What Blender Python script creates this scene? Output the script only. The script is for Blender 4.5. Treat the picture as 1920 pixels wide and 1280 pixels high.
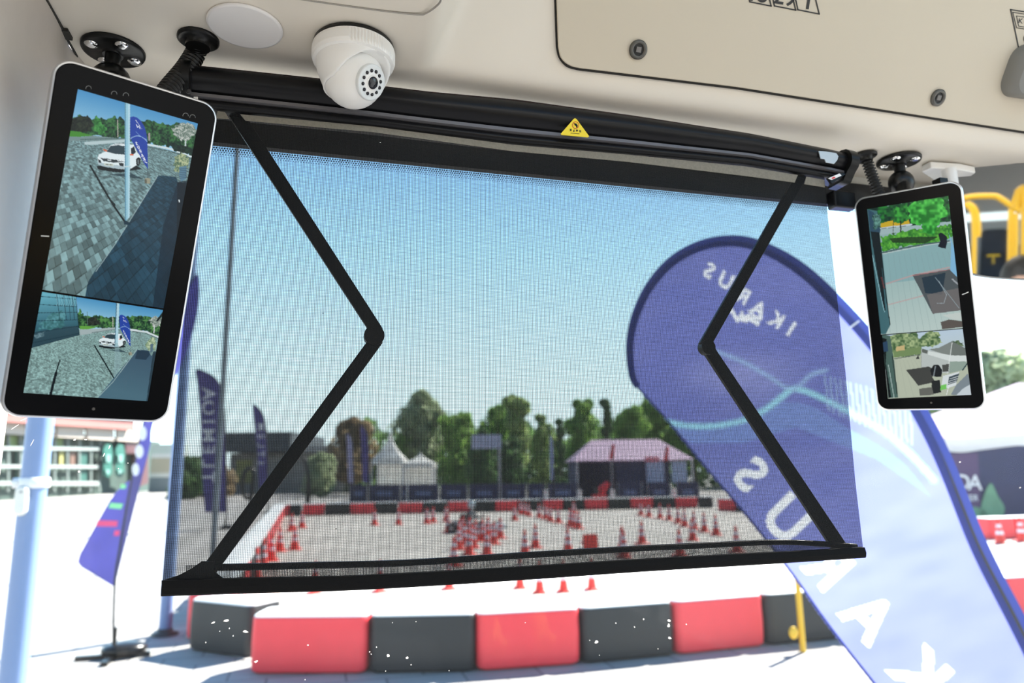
import bpy, bmesh, math, random
import numpy as np
from mathutils import Vector, Matrix
random.seed(7); np.random.seed(7)
sc = bpy.context.scene
for o in list(bpy.data.objects): bpy.data.objects.remove(o)
col = sc.collection

# ------------------------------------------------------------------ camera
FPX = 1333.0
def _n(v): v = np.array(v, float); return v/np.linalg.norm(v)
_U = _n((-.075, 5.46, -1)); _X = _n((3.674, -.1328, -1)); _X = _n(_X-_U*_X.dot(_U)); _Y = np.cross(_U, _X)
M = np.array([_X, _Y, _U])                      # world (bus) frame: x right, y forward, z up
CAM = np.array([0, 0, 2.1])
cam_d = bpy.data.cameras.new('camera'); cam = bpy.data.objects.new('camera', cam_d); col.objects.link(cam)
mw = Matrix.Identity(4)
for i in range(3):
    for j in range(3): mw[i][j] = M[i][j]
    mw[i][3] = CAM[i]
cam.matrix_world = mw
cam_d.sensor_width = 36; cam_d.lens = FPX*36/1920; cam_d.clip_start = .02; cam_d.clip_end = 800
cam_d.dof.use_dof = True; cam_d.dof.focus_distance = .86; cam_d.dof.aperture_fstop = 4.5
sc.camera = cam

# ------------------------------------------------------------------ sky, sun, exposure
w = bpy.data.worlds.new('sky'); sc.world = w; w.use_nodes = True
nt = w.node_tree; nt.nodes.clear()
tc = nt.nodes.new('ShaderNodeTexCoord'); sp = nt.nodes.new('ShaderNodeSeparateXYZ'); rmp = nt.nodes.new('ShaderNodeValToRGB')
bg = nt.nodes.new('ShaderNodeBackground'); wo = nt.nodes.new('ShaderNodeOutputWorld')
nt.links.new(tc.outputs['Generated'], sp.inputs[0]); nt.links.new(sp.outputs['Z'], rmp.inputs[0])
e = rmp.color_ramp.elements
e[0].position = 0.0; e[0].color = (.70, .84, .86, 1)
e[1].position = .9; e[1].color = (.05, .12, .26, 1)
for p_, c_ in ((.12, (.62, .84, .90, 1)), (.30, (.40, .71, .95, 1)), (.42, (.25, .52, .88, 1)), (.60, (.12, .27, .52, 1))):
    q_ = e.new(p_); q_.color = c_
dt = nt.nodes.new('ShaderNodeVectorMath'); dt.operation = 'DOT_PRODUCT'; dt.inputs[1].default_value = (.45, .89, 0)
nt.links.new(tc.outputs['Generated'], dt.inputs[0])
mr = nt.nodes.new('ShaderNodeMapRange'); mr.interpolation_type = 'SMOOTHSTEP'
mr.inputs[1].default_value = -.5; mr.inputs[2].default_value = .6; mr.inputs[3].default_value = 1.8; mr.inputs[4].default_value = 4.4
nt.links.new(dt.outputs['Value'], mr.inputs[0]); nt.links.new(mr.outputs[0], bg.inputs[1])      # the sky is brightest around the sun
nt.links.new(rmp.outputs[0], bg.inputs[0])
nt.links.new(bg.outputs[0], wo.inputs[0])
SUN = Vector((.62, .36, .70)).normalized()
sl = bpy.data.lights.new('sun', 'SUN'); sl.energy = 23; sl.angle = .01; sl.color = (1, .95, .86)
so = bpy.data.objects.new('sun', sl); col.objects.link(so); so.rotation_euler = SUN.to_track_quat('Z', 'Y').to_euler()
so.location = (30, 20, 40)
vs = sc.view_settings; vs.view_transform = 'Standard'; vs.look = 'None'; vs.gamma = 1; vs.exposure = 0.0; vs.use_curve_mapping = False
sc.cycles.transparent_max_bounces = 24; sc.cycles.max_bounces = 10; sc.cycles.diffuse_bounces = 5
sc.cycles.caustics_reflective = False; sc.cycles.caustics_refractive = False
sc.cycles.sample_clamp_indirect = 6
sc.cycles.pixel_filter_type = 'BLACKMAN_HARRIS'; sc.cycles.filter_width = 1.1

# fill lights added along the saloon to brighten the front interior
for k, yy in enumerate((-1.2, -3.6, -6.0)):
    al = bpy.data.lights.new('saloon_fill_light', 'AREA'); al.shape = 'RECTANGLE'; al.size = 1.2; al.size_y = 1.6
    al.energy = 20; al.color = (1, .95, .87)
    ao = bpy.data.objects.new('saloon_fill_light', al); col.objects.link(ao); ao.location = (.75, yy, 2.86)

# ------------------------------------------------------------------ pixel -> place helpers
def ray(px, py): return M @ np.array([(px-960)/FPX, (640-py)/FPX, -1.0])
def on(px, py, ax, v):
    d = ray(px, py); i = 'xyz'.index(ax); return Vector(CAM+d*((v-CAM[i])/d[i]))
def WD(px, py, dep): return Vector(CAM+ray(px, py)*dep)
def G(px, py): return on(px, py, 'z', 0)
def depth(p): return float(-(M.T @ (np.array(p)-CAM))[2])
HV = Vector((M[0][2], M[1][2], 0)).normalized()*-1     # horizontal viewing direction
HR = Vector((HV.y, -HV.x, 0))                           # horizontal right
def plane_hit(px, py, p0, n):
    d = Vector(ray(px, py)); c = Vector(CAM); return c+d*((Vector(p0)-c).dot(n)/d.dot(n))

# ------------------------------------------------------------------ materials
MATS = {}
def srgb(c): return tuple(((x/255)/12.92 if x/255 <= .04045 else ((x/255+.055)/1.055)**2.4) for x in c)
def mat(name, c, rough=.5, metal=0.0, var=.06, scale=30, bump=0.0, spec=.5, trans=0.0, coat=0.0, emis=None):
    if name in MATS: return MATS[name]
    m = bpy.data.materials.new(name); m.use_nodes = True; n = m.node_tree; b = n.nodes['Principled BSDF']
    t = n.nodes.new('ShaderNodeTexCoord'); nz = n.nodes.new('ShaderNodeTexNoise'); nz.inputs['Scale'].default_value = scale
    nz.inputs['Detail'].default_value = 3
    n.links.new(t.outputs['Object'], nz.inputs['Vector'])
    mx = n.nodes.new('ShaderNodeMix'); mx.data_type = 'RGBA'
    mx.inputs['A'].default_value = (*[x*(1-var) for x in c], 1); mx.inputs['B'].default_value = (*[min(1, x*(1+var)) for x in c], 1)
    n.links.new(nz.outputs['Fac'], mx.inputs['Factor']); n.links.new(mx.outputs['Result'], b.inputs['Base Color'])
    b.inputs['Roughness'].default_value = rough; b.inputs['Metallic'].default_value = metal
    b.inputs['Specular IOR Level'].default_value = spec; b.inputs['Coat Weight'].default_value = coat
    if emis: b.inputs['Emission Color'].default_value = (*c, 1); b.inputs['Emission Strength'].default_value = emis
    if bump:
        bp = n.nodes.new('ShaderNodeBump'); bp.inputs['Strength'].default_value = bump; bp.inputs['Distance'].default_value = .002
        n.links.new(nz.outputs['Fac'], bp.inputs['Height']); n.links.new(bp.outputs[0], b.inputs['Normal'])
    if trans:
        tr = n.nodes.new('ShaderNodeBsdfTranslucent'); n.links.new(mx.outputs['Result'], tr.inputs['Color'])
        ms = n.nodes.new('ShaderNodeMixShader'); ms.inputs[0].default_value = trans
        out = n.nodes['Material Output']
        n.links.new(b.outputs[0], ms.inputs[1]); n.links.new(tr.outputs[0], ms.inputs[2]); n.links.new(ms.outputs[0], out.inputs[0])
    MATS[name] = m; return m

def glass_mat(name, haze=.006, tint=(.97, .985, .98), fres=.012):
    m = bpy.data.materials.new(name); m.use_nodes = True; n = m.node_tree; n.nodes.clear()
    out = n.nodes.new('ShaderNodeOutputMaterial'); tr = n.nodes.new('ShaderNodeBsdfTransparent'); tr.inputs[0].default_value = (*tint, 1)
    gl = n.nodes.new('ShaderNodeBsdfGlossy'); gl.inputs['Roughness'].default_value = .02
    m1 = n.nodes.new('ShaderNodeMixShader'); m1.inputs[0].default_value = fres
    n.links.new(tr.outputs[0], m1.inputs[1]); n.links.new(gl.outputs[0], m1.inputs[2])
    tl = n.nodes.new('ShaderNodeBsdfTranslucent'); tl.inputs[0].default_value = (1, .98, .96, 1)
    t = n.nodes.new('ShaderNodeTexCoord'); nz = n.nodes.new('ShaderNodeTexNoise'); nz.inputs['Scale'].default_value = 2.2; nz.inputs['Detail'].default_value = 8
    n.links.new(t.outputs['Object'], nz.inputs['Vector'])
    mm = n.nodes.new('ShaderNodeMapRange'); mm.inputs[1].default_value = .35; mm.inputs[2].default_value = .75
    mm.inputs[3].default_value = haze*.5; mm.inputs[4].default_value = haze*1.8
    n.links.new(nz.outputs['Fac'], mm.inputs[0])
    m2 = n.nodes.new('ShaderNodeMixShader'); n.links.new(mm.outputs[0], m2.inputs[0])
    n.links.new(m1.outputs[0], m2.inputs[1]); n.links.new(tl.outputs[0], m2.inputs[2]); n.links.new(m2.outputs[0], out.inputs[0])
    MATS[name] = m; return m

def mesh_fabric(name, base_t, pitch, amp=.5):
    """woven see-through roller blind cloth: dark threads with open holes between them"""
    m = bpy.data.materials.new(name); m.use_nodes = True; n = m.node_tree; n.nodes.clear(); L = n.links.new
    out = n.nodes.new('ShaderNodeOutputMaterial'); tr = n.nodes.new('ShaderNodeBsdfTransparent')
    df = n.nodes.new('ShaderNodeBsdfDiffuse'); df.inputs[0].default_value = (.020, .021, .022, 1)
    t = n.nodes.new('ShaderNodeTexCoord'); s = n.nodes.new('ShaderNodeSeparateXYZ'); L(t.outputs['Object'], s.inputs[0])
    def math_(op, a, b=None):
        q = n.nodes.new('ShaderNodeMath'); q.operation = op
        for i, v in enumerate((a, b)):
            if v is None: continue
            if isinstance(v, (int, float)): q.inputs[i].default_value = v
            else: L(v, q.inputs[i])
        return q.outputs[0]
    sx = math_('SINE', math_('MULTIPLY', s.outputs['X'], 2*math.pi/pitch))
    sz = math_('SINE', math_('MULTIPLY', s.outputs['Z'], 2*math.pi/pitch))
    ux = math_('ADD', math_('MULTIPLY', sx, amp), 1.0); uz = math_('ADD', math_('MULTIPLY', sz, amp*.5), 1.0)
    nz = n.nodes.new('ShaderNodeTexNoise'); nz.inputs['Scale'].default_value = 1; nz.inputs['Detail'].default_value = 2
    mp = n.nodes.new('ShaderNodeMapping'); mp.inputs['Scale'].default_value = (35, 1, 500); L(t.outputs['Object'], mp.inputs[0]); L(mp.outputs[0], nz.inputs['Vector'])
    v1 = math_('ADD', math_('MULTIPLY', nz.outputs['Fac'], .5), .75)
    f = math_('MULTIPLY', math_('MULTIPLY', ux, uz), math_('MULTIPLY', v1, base_t))
    inv = math_('SUBTRACT', 1.0, f)
    ms = n.nodes.new('ShaderNodeMixShader'); L(inv, ms.inputs[0]); L(tr.outputs[0], ms.inputs[1]); L(df.outputs[0], ms.inputs[2]); L(ms.outputs[0], out.inputs[0])
    MATS[name] = m; return m

BEIGE = mat('beige_trim', (.72, .665, .58), .55, var=.03, scale=8)
BEIGE2 = mat('beige_hatch', (.56, .495, .39), .5, var=.03, scale=5)
GREYT = mat('pillar_trim', (.50, .455, .41), .6, var=.04, scale=60, bump=.15)
BLACKM = mat('black_housing', (.006, .006, .007), .30, var=.2, scale=12, spec=.22)
BLACKS = mat('black_satin', (.006, .006, .006), .30, var=.2, spec=.25)
BLACKR = mat('black_rubber', (.007, .007, .007), .30, var=.3, spec=.35)
BEZEL = mat('black_glass_bezel', (.004, .004, .0045), .16, var=.1, spec=.08)
SILVER = mat('silver_rim', (.62, .63, .65), .28, metal=.85, var=.04)
CHROME = mat('chrome_screw', (.8, .8, .8), .18, metal=1, var=.02)
STRIPE = mat('ledge_highlight_grey', (.16, .155, .165), .35, metal=.3, var=.05)
WHITEP = mat('white_plastic', (.80, .79, .77), .35, var=.02)
LENS = mat('dark_lens', (.006, .006, .010), .08, var=.1)
DARKG = mat('dark_gap', (.02, .018, .015), .8)
FRIT = mat('black_frit', (.008, .008, .009), .35)
WHITE = mat('white_paint', (.80, .80, .80), .5)
YEL = mat('yellow_sticker', (.85, .66, .02), .45, var=.03)
YELP = mat('yellow_pole_paint', (.80, .47, .02), .3, var=.04)
INK = mat('black_ink', (.012, .012, .012), .5)
RED = mat('red_barrier_plastic', (.92, .05, .065), .45, var=.06, scale=6)
BLK = mat('black_barrier_plastic', (.009, .012, .0135), .5, var=.25, scale=6)
WTOP = mat('white_barrier_top', (.75, .78, .78), .5, var=.04)
CONE_R = mat('red_cone_rubber', (.75, .045, .03), .5)
CONE_W = mat('white_cone_band', (.75, .72, .78), .4)
POLEB = mat('pale_blue_paint', (.17, .26, .46), .4, var=.03)
TENTW = mat('white_tent_fabric', (.90, .90, .88), .7, trans=.4)
TENTP = mat('pale_pink_tent_fabric', (.62, .47, .62), .7, trans=.3, var=.12, scale=2)
NAVY = mat('navy_fabric', (.035, .038, .10), .7, var=.2, scale=3)
NAVY2 = mat('pale_navy_print', (.16, .20, .36), .7)
LBLUE = mat('light_blue_panel', (.45, .53, .74), .6, var=.15, scale=3)
STEEL = mat('grey_steel', (.35, .36, .38), .4, metal=.6)
DARK = mat('dark_metal', (.03, .03, .032), .5)
FLAGB = mat('royal_blue_flag_cloth', (.165, .19, .52), .8, trans=.55, var=.10, scale=2.5)
FLAGD = mat('dark_blue_sleeve', (.03, .05, .26), .7, trans=.25, var=.12, scale=4)
FLAGL = mat('pale_blue_wave_print', (.34, .62, .85), .8, trans=.55, var=.15, scale=5)
FLAGW = mat('white_flag_print', (.93, .94, .97), .8, trans=.2)
PURP = mat('purple_banner_cloth', (.15, .13, .32), .8, trans=.5, var=.1, scale=3)
BARK = mat('tree_bark', (.10, .075, .05), .9, var=.3)

# ------------------------------------------------------------------ mesh builders
class MB:
    def __init__(s): s.v = []; s.f = []; s.sm = []
    def add(s, vs_, fs_, smooth=False):
        o = len(s.v); s.v += [Vector(p) for p in vs_]; s.f += [tuple(i+o for i in f) for f in fs_]; s.sm += [smooth]*len(fs_); return s
    def box(s, c, d, R=None):
        c = Vector(c); vs_ = []
        for z in (-1, 1):
            for y in (-1, 1):
                for x in (-1, 1):
                    p = Vector((x*d[0]/2, y*d[1]/2, z*d[2]/2)); vs_.append(c+(R @ p if R else p))
        return s.add(vs_, [(0, 2, 3, 1), (4, 5, 7, 6), (0, 1, 5, 4), (2, 6, 7, 3), (0, 4, 6, 2), (1, 3, 7, 5)])
    def tube(s, pts, r, n=12, cap=True):
        pts = [Vector(p) for p in pts]; rs = r if isinstance(r, (list, tuple)) else [r]*len(pts)
        vs_ = []; fs_ = []; prev = None
        for i, p in enumerate(pts):
            t = (pts[min(i+1, len(pts)-1)]-pts[max(i-1, 0)]).normalized()
            a = prev if prev else (Vector((0, 0, 1)) if abs(t.z) < .9 else Vector((1, 0, 0)))
            u = (a-t*a.dot(t)).normalized(); prev = u; v = t.cross(u)
            for k in range(n):
                an = 2*math.pi*k/n; vs_.append(p+(u*math.cos(an)+v*math.sin(an))*rs[i])
        for i in range(len(pts)-1):
            for k in range(n):
                fs_.append((i*n+k, i*n+(k+1) % n, (i+1)*n+(k+1) % n, (i+1)*n+k))
        s.add(vs_, fs_, True)
        if cap:
            o = len(vs_)-n; s.add(vs_[:n], [tuple(reversed(range(n)))]); s.add(vs_[o:], [tuple(range(n))])
        return s
    def lathe(s, prof, c=(0, 0, 0), R=None, n=32, smooth=True):
        """prof: (radius, height) along local z"""
        c = Vector(c); vs_ = []; fs_ = []
        for r, h in prof:
            for k in range(n):
                an = 2*math.pi*k/n; p = Vector((r*math.cos(an), r*math.sin(an), h)); vs_.append(c+(R @ p if R else p))
        for i in range(len(prof)-1):
            for k in range(n):
                fs_.append((i*n+k, i*n+(k+1) % n, (i+1)*n+(k+1) % n, (i+1)*n+k))
        s.add(vs_, fs_, smooth)
        s.add(vs_[:n], [tuple(reversed(range(n)))]); s.add(vs_[-n:], [tuple(range(n))]); return s
    def slab(s, pts, off):
        """polygon given by 3-D points, extruded by vector off"""
        pts = [Vector(p) for p in pts]; off = Vector(off); n = len(pts)
        vs_ = pts+[p+off for p in pts]
        fs_ = [tuple(range(n)), tuple(reversed(range(n, 2*n)))]+[(i, i+n, (i+1) % n+n, (i+1) % n) for i in range(n)]
        return s.add(vs_, fs_)
    def ball(s, c, r, n=16, sq=(1, 1, 1), R=None):
        c = Vector(c); vs_ = []; fs_ = []; m = n//2
        for i in range(m+1):
            ph = math.pi*i/m
            for k in range(n):
                an = 2*math.pi*k/n; p = Vector((math.sin(ph)*math.cos(an)*sq[0], math.sin(ph)*math.sin(an)*sq[1], math.cos(ph)*sq[2]))*r
                vs_.append(c+(R @ p if R else p))
        for i in range(m):
            for k in range(n): fs_.append((i*n+k, (i+1)*n+k, (i+1)*n+(k+1) % n, i*n+(k+1) % n))
        return s.add(vs_, fs_, True)
    def sweep(s, rows, closed=True, smooth=False):
        """rows: list of equal-length rings"""
        n = len(rows[0]); vs_ = [p for r in rows for p in r]; fs_ = []
        for i in range(len(rows)-1):
            for k in range(n if closed else n-1):
                fs_.append((i*n+k, i*n+(k+1) % n, (i+1)*n+(k+1) % n, (i+1)*n+k))
        s.add(vs_, fs_, smooth)
        if closed: s.add(rows[0], [tuple(reversed(range(n)))]); s.add(rows[-1], [tuple(range(n))])
        return s
    def build(s, name, m, parent=None, bevel=0, loc=None, subdiv=0):
        me = bpy.data.meshes.new(name)
        if parent is not None:
            q = parent; o0 = Vector((0, 0, 0))
            while q is not None: o0 += q.location; q = q.parent
            o0 = o0 if not parent.get('_local') else Vector((0, 0, 0))
        else:
            if loc is not None: o0 = Vector(loc)
            else:
                xs = [p.x for p in s.v]; ys = [p.y for p in s.v]; zs = [p.z for p in s.v]
                o0 = Vector(((min(xs)+max(xs))/2, (min(ys)+max(ys))/2, min(zs)))
        me.from_pydata([p-o0 for p in s.v], [], s.f)
        for p, q in zip(me.polygons, s.sm): p.use_smooth = q
        bm = bmesh.new(); bm.from_mesh(me); bmesh.ops.recalc_face_normals(bm, faces=bm.faces)
        bm.to_mesh(me); bm.free()
        me.materials.append(m)
        o = bpy.data.objects.new(name, me); col.objects.link(o)
        if parent is not None: o.parent = parent
        else: o.location = o0
        if bevel:
            bv = o.modifiers.new('bevel', 'BEVEL'); bv.width = bevel; bv.segments = 3; bv.limit_method = 'ANGLE'; bv.angle_limit = math.radians(40)
        if subdiv:
            sd = o.modifiers.new('sub', 'SUBSURF'); sd.levels = sd.render_levels = subdiv
        return o

def thing(name, label, cat, loc=(0, 0, 0), group=None):
    o = bpy.data.objects.new(name, None); col.objects.link(o); o.location = Vector(loc); o.empty_display_size = .05
    o['label'] = label; o['category'] = cat
    if group: o['group'] = group
    return o
def tag(o, label, cat, group=None):
    o['label'] = label; o['category'] = cat
    if group: o['group'] = group
    return o
def struct(o, label=None):
    o['kind'] = 'structure'
    if label: o['label'] = label
    return o
def copy_tree(o, parent=None):
    c = o.copy(); col.objects.link(c); c.parent = parent
    for ch in list(o.children): copy_tree(ch, c)
    return c
def rrect(x0, y0, x1, y1, r, n=6):
    pts = []
    for cx, cy, a0 in ((x1-r, y1-r, 0), (x0+r, y1-r, 90), (x0+r, y0+r, 180), (x1-r, y0+r, 270)):
        for k in range(n+1):
            a = math.radians(a0+90*k/n); pts.append((cx+r*math.cos(a), cy+r*math.sin(a)))
    return pts
def interp(tab, x):
    return float(np.interp(x, [t[0] for t in tab], [t[1] for t in tab]))
def smooth_line(pts, n=8):
    """Catmull-Rom through 2-D or 3-D points"""
    P = [np.array(p, float) for p in pts]; P = [2*P[0]-P[1]]+P+[2*P[-1]-P[-2]]; out = []
    for i in range(1, len(P)-2):
        for k in range(n):
            t = k/n; a, b, c, d = P[i-1:i+3]
            out.append(.5*((2*b)+(-a+c)*t+(2*a-5*b+4*c-d)*t*t+(-a+3*b-3*c+d)*t**3))
    out.append(P[-2]); return [tuple(p) for p in out]

_txt = {}
def glyph(ch, bold=False):
    """triangles of one character, centred on x, height 0..1 (capital height about .7)"""
    if ch in _txt: return _txt[ch]
    cu = bpy.data.curves.new('t', 'FONT'); cu.body = ch; cu.size = 1.0; cu.offset = .012 if bold else 0; cu.resolution_u = 4
    o = bpy.data.objects.new('t', cu); col.objects.link(o)
    bpy.context.view_layer.update()
    me = o.to_mesh(); vs_ = [(v.co.x, v.co.y) for v in me.vertices]; fs_ = [tuple(p.vertices) for p in me.polygons]
    o.to_mesh_clear(); bpy.data.objects.remove(o); bpy.data.curves.remove(cu)
    xs = [v[0] for v in vs_] or [0]; cx = (min(xs)+max(xs))/2
    _txt[ch] = ([(x-cx, y) for x, y in vs_], fs_, max(xs)-min(xs)); return _txt[ch]
def text_mesh(mb, chars, fn, off):
    """chars: list of (char, cx, cy, cap_px, angle_deg, mirror); fn maps flat px to 3-D; off gives the letters real thickness"""
    for ch, cx, cy, cap, an, mir in chars:
        v, f, w_ = glyph(ch, True); sc_ = cap/.70; a = math.radians(an); out = []
        for x, y in v:
            x *= sc_*(-1 if mir else 1); y = -(y-.35)*sc_
            out.append(fn(cx+x*math.cos(a)-y*math.sin(a), cy+x*math.sin(a)+y*math.cos(a)))
        mb.add([p+off for p in out], f)

# ================================================================== BUS INTERIOR SHELL (structure)
CZ = 2.602                                   # height of the flat lining over the driver
YB = .85                                     # plane of the roller blind
YW = .98                                     # plane of the windshield
# --- front ceiling lining with the raised destination-display housing on the right
FY, FX, TS = .832, .118, 1.54                # fold line, left edge of the recess, slope of its front wall
def smax0(a, k): return .5*(a+math.sqrt(a*a+k*k))
def smin(a, b, k):
    return .5*(a+b-math.sqrt((a-b)**2+k*k))
def lining_z(x, y):
    return CZ+smax0(smin((FY-y)*TS, (x-FX)*2.3, .035), .020)
mb = MB(); xs = list(np.linspace(-.293, .05, 8))+list(np.linspace(.06, .30, 44))+list(np.linspace(.33, 2.0, 40)); ys = list(np.linspace(.30, .60, 12))+list(np.linspace(.61, .88, 60))+[.92, .96, 1.02]
rows = [[Vector((x, y, min(lining_z(x, y), CZ+.42))) for x in xs] for y in ys]
mb.sweep(rows, closed=False, smooth=True)
ceiling = struct(mb.build('ceiling', BEIGE, loc=(0, 0, CZ)), 'beige moulded front ceiling lining over the driver')
hatch_p0 = Vector((0, FY, CZ)); hatch_n = Vector((0, TS, 1)).normalized()*-1     # recess front wall plane, facing down and back
hatch_n = Vector((0, -TS, -1)).normalized()
def H(px, py, lift=.0): return plane_hit(px, py, hatch_p0+hatch_n*lift, hatch_n)
# hatch with its dark gap
def hatch_outline(grow):
    a = [(1040-grow, -170), (1044-grow, 0), (1047-grow, 88)]
    arc = smooth_line([(1047-grow, 88), (1052-grow, 108), (1065-grow*.8, 121+grow*.8), (1082, 127+grow), (1105, 130+grow)], 4)
    b = [(1380, 163+grow), (1600, 197+grow), (1920, 246+grow), (2150, 283+grow), (2150, -170)]
    return a[:-1]+arc+b
t = thing('overhead_hatch', 'large beige overhead hatch panel with rounded corner above the roller blind', 'panel', H(1500, 120))
mb = MB(); mb.slab([H(x, y, .0015) for x, y in hatch_outline(4.5)], -hatch_n*.001); g_ = mb.build('seal', DARKG, t)
mb = MB(); mb.slab([H(x, y, .006) for x, y in hatch_outline(0)], -hatch_n*.0035); mb.build('panel', BEIGE2, t, bevel=.0012)
Rh = hatch_n.to_track_quat('Z', 'Y').to_matrix()
for px, py, r in ((1196, 93, .0125), (1758, 183, .0125)):
    c = H(px, py, .0065)
    mb = MB(); mb.lathe([(r, -.001), (r, .0025), (r*.8, .004), (r*.62, .0035), (r*.58, .001)], c, Rh, 28); sc1 = mb.build('lock', STEEL if 0 else mat('lock_metal', (.10, .095, .085), .35, metal=.5), t)
    mb = MB(); mb.lathe([(r*.60, .0), (r*.60, .0016)], c, Rh, 20); mb.build('socket', INK, sc1)
    mb = MB(); mb.box(c+hatch_n*.0022, (r*.55, r*.55, .003), Rh); mb.build('pin', mat('lock_pin', (.16, .15, .14), .5), sc1)
# printed stickers on the hatch
def frame_px(mb, pts, wd, fn, off):
    n = len(pts)
    for i in range(n):
        a = np.array(pts[i], float); b = np.array(pts[(i+1) % n], float); d = (b-a)/(np.linalg.norm(b-a)+1e-9); p = np.array([-d[1], d[0]])*wd/2
        a = a-d*wd/2; b = b+d*wd/2
        mb.slab([fn(*(a+p)), fn(*(b+p)), fn(*(b-p)), fn(*(a-p))], off)
fnH = lambda x, y: H(x, y, .0064)
ho = hatch_n*.0002
mb = MB()
for cx in (1424, 1470, 1514):
    k = (cx-1470)*.165
    frame_px(mb, [(cx-22-8, -44+k), (cx+16-8, -38+k), (cx+22, 16+k+3), (cx-18, 11+k)], 2.4, fnH, ho)
text_mesh(mb, [('1', 1411, -14, 30, 9, False), ('8', 1430, -11, 30, 9, False), ('2', 1461, -8, 30, 9, False), ('9', 1482, -4, 30, 9, False), ('1', 1516, 2, 30, 9, False)], fnH, ho)
tag(mb.build('number_sticker', INK), 'row of boxed numbers ending in 29 and 1 on the overhead hatch', 'sticker')
mb = MB()
frame_px(mb, [(1895, 18), (2010, 36), (2030, 110), (1910, 90)], 2.2, fnH, ho)
frame_px(mb, [(1899, 23), (2000, 39), (2004, 68), (1906, 52)], 1.4, fnH, ho)
frame_px(mb, [(1906, 30), (1990, 42), (1992, 62), (1910, 49)], 1.2, fnH, ho)
text_mesh(mb, [('K', 1914, 39, 9, 9, False), ('O', 1925, 41, 9, 9, False), ('D', 1937, 43, 9, 9, False), ('C', 1928, 72, 20, 9, False)], fnH, ho)
tag(mb.build('info_sticker', INK), 'outlined black line sticker with small letters at the far right of the hatch', 'sticker')
# grey oval handle at the right edge
mb = MB(); c = H(1920, 142, .010); u = (H(1940, 145)-H(1900, 139)).normalized(); v = hatch_n.cross(u)
oc = H(1938, 142, .004)
P = rrect(-.058, -.034, .058, .040, .024)
mb.sweep([[oc+u*x*s_+v*y*s_+hatch_n*h_ for x, y in P] for s_, h_ in ((1.04, 0), (1, .012), (.93, .020), (.84, .024))], smooth=True)
t2 = thing('grab_recess', 'grey rounded plastic cover at the right edge of the overhead hatch', 'handle', oc)
mb.build('cover', mat('grey_plastic', (.17, .165, .15), .5), t2)
P = rrect(-.030, -.016, .050, .020, .012)
mb = MB(); mb.slab([oc+u*x+v*y+hatch_n*.0245 for x, y in P], hatch_n*.001); mb.build('slot', INK, t2)

# --- side pillar, seam, header
sec = smooth_line([(-.62, -1.2), (-.46, -.2), (-.345, .38), (-.300, .64), (-.2925, .76), (-.2935, .82), (-.305, .865), (-.345, .92), (-.40, 1.0)], 6)
mb = MB(); mb.sweep([[Vector((x-(2.602-z)*.012-.004*(z < 2.3)+.10*max(0, y-.84)/.16*max(0, min(1, (z-2.25)/.30)), y+(.14*max(0, y-.78)/.22)*max(0, min(1, (z-2.25)/.30)), z)) for x, y in sec] for z in (.35, 1.0, 1.6, 2.1, 2.25, 2.30, 2.35, 2.4, 2.45, 2.5, 2.55, 2.604)], closed=False, smooth=True)
struct(mb.build('wall_left', GREYT, loc=(-.35, 0, .35)), 'grey moulded pillar trim beside the left screen')
mb = MB(); mb.box((-.2935, .62, CZ-.0015), (.005, .44, .003)); mb.box((-.2935, .94, CZ-.0012), (.0016, .2, .0024)); mb.box((-.2915, .845, CZ-.002), (.009, .018, .004))
struct(mb.build('trim_1', DARKG), 'dark seam between the pillar trim and the ceiling lining')
# thin moulding lines in the lining
def line_on(px_pts, axis, val, wd, m, name, label):
    mb = MB(); pts = [on(x, y, axis, val) for x, y in smooth_line(px_pts, 5)]
    mb.tube(pts, wd, 6); return struct(mb.build(name, m), label)
line_on([(540, -6), (580, 1), (700, 18), (780, 27), (800, 24), (822, 8), (828, -4)], 'z', CZ-.0001, .0011, mat('seam', (.30, .28, .25), .6), 'trim_2', 'fine moulding seam at the top of the lining')
mb = MB(); mb.box((.85, YW+.02, 2.597), (2.6, .05, .03)); struct(mb.build('trim_3', mat('beige_header', (.66, .65, .60), .5, var=.03)), 'pale header rail above the windshield')
mb = MB(); mb.box((.85, YW-.012, 2.5615), (2.6, .012, .043)); h_ = mb.build('trim_4', FRIT); struct(h_, 'black band along the top of the windshield')
mb = MB()
for r_ in range(4):
    for k in range(760):
        x = -.35+k*.0034+(r_ % 2)*.0017; z = 2.540-.0022-r_*.0030; s_ = .0014-.00022*r_
        mb.slab([(x-s_, YW-.006, z), (x, YW-.006, z+s_), (x+s_, YW-.006, z), (x, YW-.006, z-s_)], (0, .0004, 0))
struct(mb.build('trim_5', FRIT), 'dotted fade under the black windshield band')
# small grey vent box on the black band
mb = MB(); mb.box(on(1578, 377, 'y', .955), (.045, .02, .030)); tag(mb.build('sensor_box', BLACKM, bevel=.003), 'small black box on the header band right of the blind', 'sensor')
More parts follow.
